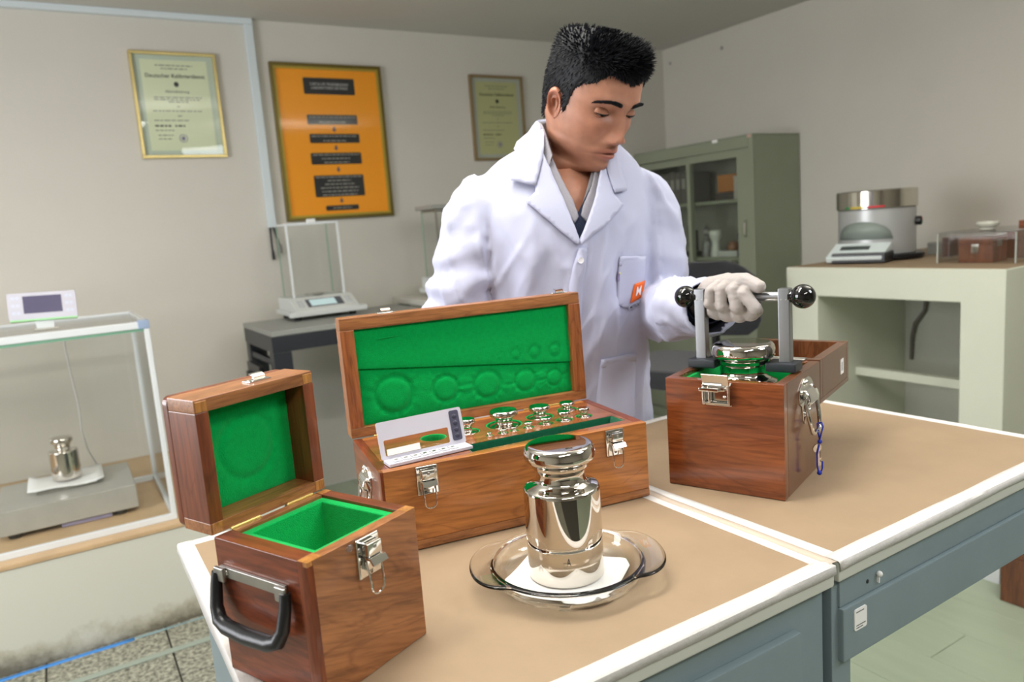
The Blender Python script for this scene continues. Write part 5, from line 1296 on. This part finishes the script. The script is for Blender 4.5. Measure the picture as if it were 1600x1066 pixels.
dg = bpy.context.evaluated_depsgraph_get(); me2 = bpy.data.meshes.new_from_object(co.evaluated_get(dg)); bpy.data.objects.remove(co)
bm = bmn(); bm.from_mesh(me2); bpy.data.meshes.remove(me2)
CB = BVHTree.FromBMesh(bm)
FP = pv(.137, 1.254, 1.3)                        # reference point on the chest front
def az(p):
    q = Vector(p) - FP; return q.dot(TS), p[2], q.dot(TF)
def snap_edges(bm, poly, dmin=-.10, tol=.008):
    for v in bm.verts:
        if not v.is_boundary: continue
        a, z, d = az(v.co)
        if d < dmin: continue
        best = None
        for i in range(len(poly)):
            p, q = Vector(poly[i]), Vector(poly[(i+1) % len(poly)]); e = q-p; t = max(0, min(1, (Vector((a, z))-p).dot(e)/e.length_squared)); r = p+e*t; l = (Vector((a, z))-r).length
            if best is None or l < best[0]: best = (l, r)
        if best[0] < tol: v.co += TS*(best[1].x-a) + Vector((0, 0, best[1].y-z))
VN = [(-.0125, 1.268), (.052, 1.372), (.064, 1.475), (.0, 1.60), (-.064, 1.475), (-.056, 1.38)]
def inpoly(x, y, P):
    c = False; j = len(P)-1
    for i in range(len(P)):
        if (P[i][1] > y) != (P[j][1] > y) and x < (P[j][0]-P[i][0])*(y-P[i][1])/(P[j][1]-P[i][1])+P[i][0]: c = not c
        j = i
    return c
kill = []
cuffR, cuffL = (WR-ER).normalized(), (WL-EL).normalized()
for f in bm.faces:
    c = f.calc_center_median(); a, z, d = az(c)
    if d > -.10 and inpoly(a, z, VN): kill.append(f)
    elif z > 1.462 and abs(a) < .09: kill.append(f)
    elif (c-WL).length < .08 and (c-WL-Vector((.004, .004, -.008))).dot(cuffL) > .012: kill.append(f)
    elif (c-WR).length < .07 and (c-WR).dot(cuffR) > -.002: kill.append(f)
    elif z < .6235: kill.append(f)
bmesh.ops.delete(bm, geom=kill, context='FACES')
snap_edges(bm, VN)
for v in bm.verts:
    if v.is_boundary and (v.co-WL).length < .10 and (v.co-WL).dot(cuffL) > -.02: v.co += cuffL*(.013-(v.co-WL-Vector((.004, .004, -.008))).dot(cuffL))
    elif v.is_boundary and (v.co-WR).length < .09: v.co += cuffR*(.000-(v.co-WR).dot(cuffR))
bm.normal_update()
def ridge(v): n_ = noise.noise(v); return (1-min(1, abs(n_)*2.6))**2
for v in bm.verts:
    if v.is_boundary: continue
    p = v.co; a, z, d = az(p); q = Vector((a, d, z))
    if abs(a) > .155 or (d > .02 and a > .1 and z < 1.25):
        k = .0048*ridge(Vector((a*22+z*5, d*22, z*6))) + .0016*noise.noise(Vector((a*40, d*40, z*60)))
    else:
        lo = max(0, min(1, (1.36-z)/.12))
        k = lo*(.0060*ridge(Vector((a*17+z*2.5, d*9, z*2.8))) + .0036*ridge(Vector((a*30-z*9, d*10, z*9+4)))) + .0008*noise.noise(q*35)
    v.co = p + v.normal*(k-.001)
M_coat = mat('white_cotton', (190, 193, 217), .85, bump=.12, bscale=700, sheen=.15, spec=.2)
coat = obj('lab_coat', bm, M_coat, person, 180)
sm = coat.modifiers.new('t', 'SOLIDIFY'); sm.thickness = .0022; sm.offset = -1
def cast(a, z, bvh=None, far=.5):
    o_ = FP + TS*a + TF*far; o_.z = z
    h = (bvh or CBT).ray_cast(o_, -TF)
    return h
from mathutils.geometry import delaunay_2d_cdt
def patch(name, outline, off, thick, m, parent, step=.007, bvh=None, bulge=0.0, label=None, maxd=None, fold=None):
    """cloth piece cut to an outline (width across, height) and laid on the chest"""
    P = []
    n = len(outline)
    for i in range(n):
        a, b = Vector(outline[i]), Vector(outline[(i+1) % n]); k = max(1, int((b-a).length/step))
        for t in range(k): P.append(a.lerp(b, t/k))
    nb = len(P)
    xs = [p.x for p in P]; ys = [p.y for p in P]
    y = min(ys)+step/2
    while y < max(ys):
        x = min(xs)+step/2
        while x < max(xs):
            if inpoly(x, y, outline) and min((Vector((x, y))-p).length for p in P[:nb]) > step*.55: P.append(Vector((x, y)))
            x += step
        y += step
    V2, E2, F2, *_ = delaunay_2d_cdt(P, [(i, (i+1) % nb) for i in range(nb)], [], 1, 1e-6)
    bm = bmn(); vs = []
    cen = sum((Vector(v) for v in outline), Vector((0, 0)))/n
    last = None
    for v in V2:
        h = cast(v[0], v[1], bvh)
        if h[0] is not None and (maxd is None or az(h[0])[2] > maxd): p = h[0]
        else:
            p = FP + TS*v[0] + TF*((maxd if maxd is not None else -.03)); p.z = v[1]
        edge = min((Vector(v)-q).length for q in P[:nb])
        o2 = off + bulge*(1-math.exp(-edge/.010)) + (fold(v) if fold else 0)
        vs.append(bm.verts.new(p + TF*o2))
    for f in F2:
        try: bm.faces.new([vs[i] for i in f])
        except ValueError: pass
    bmesh.ops.smooth_vert(bm, verts=bm.verts, factor=.4, use_axis_x=True, use_axis_y=True, use_axis_z=True)
    o = obj(name, bm, m, parent, 60, label=label); s = o.modifiers.new('t', 'SOLIDIFY'); s.thickness = thick; s.offset = 1
    return o
# shirt and sweater seen in the neck opening
def under(name, off, m, VN2, zlo, zhi):
    bm = bmn(); z = zlo; rr = []
    while z <= zhi: rr.append(torso_ring(z, off, 200, False)); z += .004
    ringloft(bm, rr, False, False)
    kl = [f for f in bm.faces if (lambda q: q[2] > -.10 and inpoly(q[0], q[1], VN2))(az(f.calc_center_median()))]
    bmesh.ops.delete(bm, geom=kl, context='FACES'); snap_edges(bm, VN2, tol=.005)
    return obj(name, bm, m, person, 60)
def check_cloth():
    m = bpy.data.materials.new('grey_check_shirt'); m.use_nodes = True; nt = m.node_tree; p = nt.nodes['Principled BSDF']
    tc_ = nd(nt, 'ShaderNodeTexCoord'); ck = nd(nt, 'ShaderNodeTexChecker', Scale=700.0); nt.links.new(tc_.outputs['Object'], ck.inputs[0])
    ck.inputs[1].default_value = lin((168, 165, 172)) + (1,); ck.inputs[2].default_value = lin((146, 144, 155)) + (1,)
    nt.links.new(ck.outputs[0], p.inputs['Base Color']); p.inputs['Roughness'].default_value = .9; return m
M_shirt = check_cloth(); M_navy = mat('navy_knit', (28, 38, 66), .95, bump=.4, bscale=500, sheen=.2)
shirt = under('shirt', -.011, M_shirt, [(-.008, 1.302), (.040, 1.40), (.06, 1.6), (-.06, 1.6), (-.046, 1.40)], 1.20, 1.455)
under('sweater', -.0065, M_navy, [(-.010, 1.312), (.075, 1.43), (.10, 1.6), (-.10, 1.6), (-.085, 1.43)], 1.20, 1.435)
# shirt collar: a band round the neck, folded over, two points in front
def collar(name, m, pts, fall, parent, th):
    """pts: (a, d, z) along the neck line from right front round the back to left front; fall: (da, dd, dz) per point of the folded leaf"""
    bm = bmn(); rws = []
    def P(a, d, z): q = tc(z) + TS*a + TF*d; q.z = z; return q
    tabA = [(i, *p, *f) for i, (p, f) in enumerate(zip(pts, fall))]; N = 44
    for k in range(N+1):
        a, d, z, fa, fd, fz, st = spl(tabA, (len(pts)-1)*k/N)
        inn = P(a, d, z-st); topp = P(a, d, z); r_ = math.hypot(a, d) or 1
        ox, oy = a/r_*.006, d/r_*.006
        t2 = P(a+ox*.6, d+oy*.6, z+.0035); mid = P(a+ox+fa*.5, d+oy+fd*.5, z+fz*.5); en = P(a+ox+fa, d+oy+fd, z+fz)
        rws.append([inn, topp, t2, mid, en])
    ringloft(bm, rws, False, False, False)
    o = obj(name, bm, m, parent, 60); s = o.modifiers.new('t', 'SOLIDIFY'); s.thickness = th; s.offset = 0
    ss = o.modifiers.new('u', 'SUBSURF'); ss.levels = 1; ss.render_levels = 1
    return o
collar('shirt_collar', M_shirt, [(-.044, .066, 1.415), (-.053, .040, 1.447), (-.057, .006, 1.472), (-.048, -.045, 1.484), (.0, -.066, 1.488), (.050, -.045, 1.478), (.063, .006, 1.454), (.058, .040, 1.425), (.046, .066, 1.392)],
       [(-.004, .004, -.026, .03)]*3 + [(-.006, -.008, -.028, .035), (0, -.010, -.028, .035), (.006, -.008, -.028, .035)] + [(.004, .004, -.026, .03)]*3, shirt, .0016)
bmS = bmn(); z = 1.20; rr = []
while z <= 1.47: rr.append(torso_ring(z, -.0105, 120, False)); z += .006
ringloft(bmS, rr, True, True); SB = BVHTree.FromBMesh(bmS); bmS.free()
patch('collar_leaf', [(-.046, 1.452), (-.0285, 1.392), (-.0085, 1.334), (-.0035, 1.312), (-.0130, 1.300), (-.034, 1.335), (-.050, 1.385), (-.062, 1.44)], .0040, .0018, M_shirt, shirt, .005, bvh=SB, maxd=-.075)
patch('collar_leaf', [(.0455, 1.412), (.026, 1.362), (.0055, 1.331), (-.0015, 1.314), (.010, 1.299), (.034, 1.322), (.052, 1.352), (.062, 1.405)], .0045, .0018, M_shirt, shirt, .005, bvh=SB, maxd=-.075)
LO = .0035
collar('coat_collar', M_coat, [(-.062, .030, 1.452), (-.062, .008, 1.472), (-.048, -.050, 1.488), (.0, -.072, 1.490), (.050, -.052, 1.480), (.066, .008, 1.456), (.066, .030, 1.440)],
       [(-.016, .006, -.034, .04), (-.018, .004, -.038, .04), (-.014, -.016, -.040, .04), (0, -.020, -.040, .04), (.014, -.016, -.040, .04), (.018, .004, -.038, .04), (.016, .006, -.034, .04)], coat, .0022)
patch('lapel', [(-.052, 1.425), (-.073, 1.372), (-.076, 1.358), (-.0935, 1.3425), (-.055, 1.303), (-.0150, 1.2640), (-.0090, 1.2720), (-.0380, 1.372)], LO, .0022, M_coat, coat, maxd=-.075)
patch('lapel', [(.0525, 1.402), (.0618, 1.3456), (.080, 1.3255), (.040, 1.293), (-.0110, 1.2640), (-.0120, 1.2746), (.0240, 1.3416), (.044, 1.392)], LO+.001, .0022, M_coat, coat, maxd=-.075)
patch('collar_leaf', [(-.046, 1.470), (-.078, 1.448), (-.098, 1.415), (-.1125, 1.379), (-.0730, 1.3655), (-.054, 1.412), (-.038, 1.462)], LO+.003, .0022, M_coat, coat, maxd=-.115)
patch('collar_leaf', [(.064, 1.445), (.082, 1.410), (.0900, 1.3480), (.0618, 1.3456), (.0525, 1.3902), (.056, 1.435)], LO+.003, .0022, M_coat, coat, maxd=-.115)
# left front laps over the right one
edge = [(-.0143, 1.2632), (-.024, 1.2300), (-.032, 1.2008), (-.0373, 1.1202), (-.0407, 1.0324), (-.0444, .9768), (-.048, .70)]
patch('front_placket', edge + [(-.018, .70), (-.010, 1.03), (-.004, 1.20), (.006, 1.262)], .0012, .0018, M_coat, coat, .012)
for a, z in ((-.0105, 1.2395), (-.020, 1.13), (-.024, 1.02), (-.028, .91), (-.032, .80)):
    h = cast(a, z); bm = bmn(); lathe(bm, [(.0042, 0), (.0054, .0012), (.0054, .0024), (.0036, .0022), (.0030, .0018)], 20); put(bm, Matrix.Translation(h[0]+TF*.0030) @ Vector((0, 0, 1)).rotation_difference(TF).to_matrix().to_4x4()); obj('button', bm, mat('pearl_button', (236, 236, 240), .15, coat=.5) if 'pearl_button' not in MATS else MATS['pearl_button'], coat)
pk = patch('chest_pocket', [(.066, 1.2400), (.1320, 1.2350), (.1230, 1.160), (.0980, 1.1404), (.0570, 1.1553)], .0014, .0018, M_coat, coat, bulge=.002)
patch('pocket_hem', [(.0655, 1.2408), (.1325, 1.2358), (.1305, 1.2165), (.0635, 1.2215)], .0042, .0010, M_coat, pk)
bd = patch('badge', [(.0965, 1.1890), (.1240, 1.1935), (.1150, 1.1615), (.0885, 1.1530)], .0064, .0008, mat('orange_badge', (238, 104, 22), .6), pk, .006, label='orange embroidered square badge with a white letter')
def cloth_text(nm, s, size, a, z, shear, sx, m, off, rot):
    M = Matrix(((sx, shear, 0, 0), (0, 1, 0, 0), (0, 0, 1, 0), (0, 0, 0, 1)))
    o = text(nm, s, size, m, pk, Matrix.Rotation(rot, 4, 'Z') @ M, .0, bold=.0001)
    for v in o.data.vertices:
        h = cast(a+v.co.x, z+v.co.y); v.co = (h[0] if h[0] is not None else FP) + TF*off
    return o
cloth_text('badge_letter', 'M', .0235, .1062, 1.1742, .24, .66, mat('white_thread', (240, 236, 236), .7), .0082, .10)
patch('badge_caption', [(.0880, 1.1505), (.1130, 1.1580), (.1100, 1.1475), (.0850, 1.1395)], .0060, .0006, M_coat, pk, .006)
cloth_text('caption_print', 'METROIL', .0074, .0990, 1.1487, .24, .66, M_ink, .0076, .28)
pn = patch('pen_clip', [(.0610, 1.2140), (.0675, 1.2140), (.0670, 1.1960), (.0605, 1.1960)], .0046, .0012, mat('violet_grey_clip', (136, 124, 160), .4), pk, .004)
patch('yellow_mark', [(.0640, 1.2130), (.0682, 1.2130), (.0680, 1.2070), (.0640, 1.2070)], .0062, .0006, mat('pale_yellow', (214, 214, 130), .5), pn, .004)
lp = patch('hip_pocket', [(.0300, 1.0606), (.1120, 1.0590), (.1120, .930), (.0220, .930)], .0016, .002, M_coat, coat, .009, bulge=.004)
patch('pocket_hem', [(.0295, 1.0612), (.1125, 1.0596), (.1122, 1.0400), (.0280, 1.0420)], .0062, .0012, M_coat, lp, .009)
cf = bmn(); tube(cf, [WL.lerp(EL, .40), WL.lerp(EL, .2), WL.lerp(EL, .02)], [.038, .036, .0335], 28, cap=False); o = obj('sweater_cuff', cf, M_navy, bpy.data.objects['sweater'], 60); o.modifiers.new('t', 'SOLIDIFY').thickness = .002
# trousers and shoes below the hem
M_trs = mat('charcoal_trousers', (46, 48, 56), .85)
bm = bmn()
ringloft(bm, [[tc(z) + TS*(a*math.sin(t)) + TF*(b*math.cos(t)) for t in [2*PI*i/32 for i in range(32)]] for z, a, b in ((1.02, .145, .10), (.95, .158, .108), (.86, .162, .11), (.80, .150, .10))])
for s in (-1, 1): tube(bm, [tc(.86) + TS*(.078*s), tc(.70)+TS*(.088*s), pv(.105+.10*s, 1.425+.02*s, .48), pv(.105+.105*s, 1.45+.02*s, .075)], [.085, .085, .072, .062], 20)
obj('trousers', bm, M_trs, person, 60)
for s in (-1, 1):
    bm = bmn(); o_ = pv(.105+.105*s, 1.44+.02*s, 0); rws = []
    for k in range(13):
        u = k/12; y = .07-.27*u; hw = .040*math.sin(PI*min(1, .16+u*.95))**.6*(1 if u < .95 else .8)+.004; h = .085-.05*u if u < .55 else .0575-.022*(u-.55)/.45
        ring = []
        for i in range(16):
            a = 2*PI*i/16; zz_ = max(0.0, h/2 + h/2*1.05*math.sin(a)); ring.append(o_ + TS*(hw*math.cos(a)) - TF*y + Vector((0, 0, min(zz_, h))))
        rws.append(ring)
    ringloft(bm, rws); obj('shoe', bm, mat('black_leather', (26, 25, 26), .35) if 'black_leather' not in MATS else MATS['black_leather'], person, 60)

# ------------------------------------------------------------------ gloves
M_glove = mat('latex_glove', (170, 162, 159), .5, bump=.25, bscale=160, spec=.4, sss=.1)
BD = Vector((math.cos(math.radians(-37.45)), math.sin(math.radians(-37.45)), 0)); BN = Vector((BD.y, -BD.x, 0))     # bar direction, and toward the desk front
wpc = MR @ Vector((.0825, .0845, .261)); bx_, by_ = wpc.x*math.cos(HEAD)-wpc.y*math.sin(HEAD), wpc.x*math.sin(HEAD)+wpc.y*math.cos(HEAD)
BC = pv(bx_, by_, wpc.z)
def hnd(b, n, z): return BC + BD*b + BN*n + Vector((0, 0, z))
def capsule_chain(bm, pts, rad, seg=14):
    for (p, r), (q, s) in zip(zip(pts, rad), zip(pts[1:], rad[1:])):
        tube(bm, [p, p.lerp(q, .5), q], [r, (r+s)/2, s], seg)
    for p, r in zip(pts, rad): sphere(bm, p, r, 14, 10)
def make_glove(name, chains, parent, vox=.0013, label=None):
    bm = bmn()
    for pts, rad in chains: capsule_chain(bm, pts, rad)
    bmesh.ops.recalc_face_normals(bm, faces=bm.faces)
    me = bpy.data.meshes.new('raw'); bm.to_mesh(me); bm.free(); o = bpy.data.objects.new('raw', me); C.objects.link(o)
    md = o.modifiers.new('r', 'REMESH'); md.mode = 'VOXEL'; md.voxel_size = vox
    md = o.modifiers.new('s', 'SMOOTH'); md.factor = .5; md.iterations = 5
    m2 = bpy.data.meshes.new_from_object(o.evaluated_get(bpy.context.evaluated_depsgraph_get())); bpy.data.objects.remove(o)
    bm = bmn(); bm.from_mesh(m2); bpy.data.meshes.remove(m2)
    bm.normal_update()
    for v in bm.verts:                       # latex creases
        p = v.co; v.co = p + v.normal*(.0003*noise.noise(p*130) + .0004*noise.noise(Vector((p.x*60, p.y*60, p.z*260))))
    return obj(name, bm, M_glove, parent, 80, label=label)
WH = WL + (WL-EL).normalized()*-.02
ch = []
# fingers, little to index: knuckle behind-below the bar, middle joint in front, tip over the top
for b0, b1, b2, b3, r, zk, zt in ((-.030, -.0425, -.0405, -.036, .0073, -.0085, .0105), (-.014, -.0235, -.0240, -.021, .0086, -.0125, .0125), (.004, -.0015, -.0060, -.005, .0094, -.0135, .0120), (.020, .0245, .0095, .009, .0094, -.0150, .0070)):
    ch.append(([hnd(b0-.012, -.020, -.022), hnd(b0, .000, -.0205), hnd(b1, .0160, zk), hnd(b2, .0155, zt), hnd(b3, -.0010, .0175 if zt > .008 else .0150), hnd(b3, -.011, .0130)], [r*1.15, r*1.05, r, r*.95, r*.85, r*.72]))
# palm and heel of the hand behind and under the bar
for b, n, z in ((-.036, -.002, -.0200), (-.020, .000, -.0225), (-.004, .000, -.0230), (.011, -.003, -.0210)):
    ch.append(([WH, hnd(b-.026, -.030, -.016), hnd(b, n, z)], [.023, .0170, .0150]))
ch.append(([WH, WL.lerp(EL, .30)], [.026, .029]))
ch.append(([WH, hnd(-.045, -.032, .004), hnd(-.010, -.026, -.004)], [.024, .019, .015]))
ch.append(([WH, hnd(-.052, -.022, .010), hnd(-.024, -.012, .0200)], [.023, .018, .0135]))
# thumb across the top
ch.append(([hnd(-.050, -.022, .008), hnd(-.020, -.008, .0205), hnd(.008, .005, .0235), hnd(.029, .0105, .0150)], [.0155, .0122, .0108, .0094]))
make_glove('glove', ch, person, label='white latex glove closed round the aluminium bar')
# right hand resting on the far edge of the desk, behind the long case
dirf = (pv(-.045, 1.20, .945) - WR); dirf.z = 0; dirf.normalize(); sd = Vector((dirf.y, -dirf.x, 0)); pm = WR + dirf*.055 + Vector((0, 0, -.030))
ch = [([WR, pm + sd*o_*.6, pm + dirf*.03 + sd*o_ + Vector((0, 0, -.006))], [.022, .016, .011]) for o_ in (-.028, -.010, .010, .028)]
for o_, L, r in ((-.030, .052, .0075), (-.011, .064, .0086), (.010, .070, .009), (.030, .062, .0088)):
    k = pm + dirf*.03 + sd*o_ + Vector((0, 0, -.006)); ch.append(([k, k + dirf*L*.45 + Vector((0, 0, .004)), k + dirf*L*.78 + Vector((0, 0, -.003)), k + dirf*L + Vector((0, 0, -.009))], [r*1.1, r, r*.9, r*.75]))
ch.append(([WR + sd*.012 + dirf*.01, pm + sd*.046 + dirf*-.005, pm + sd*.058 + dirf*.025 + Vector((0, 0, -.010))], [.016, .011, .0085]))
make_glove('glove', ch, person, .0018)
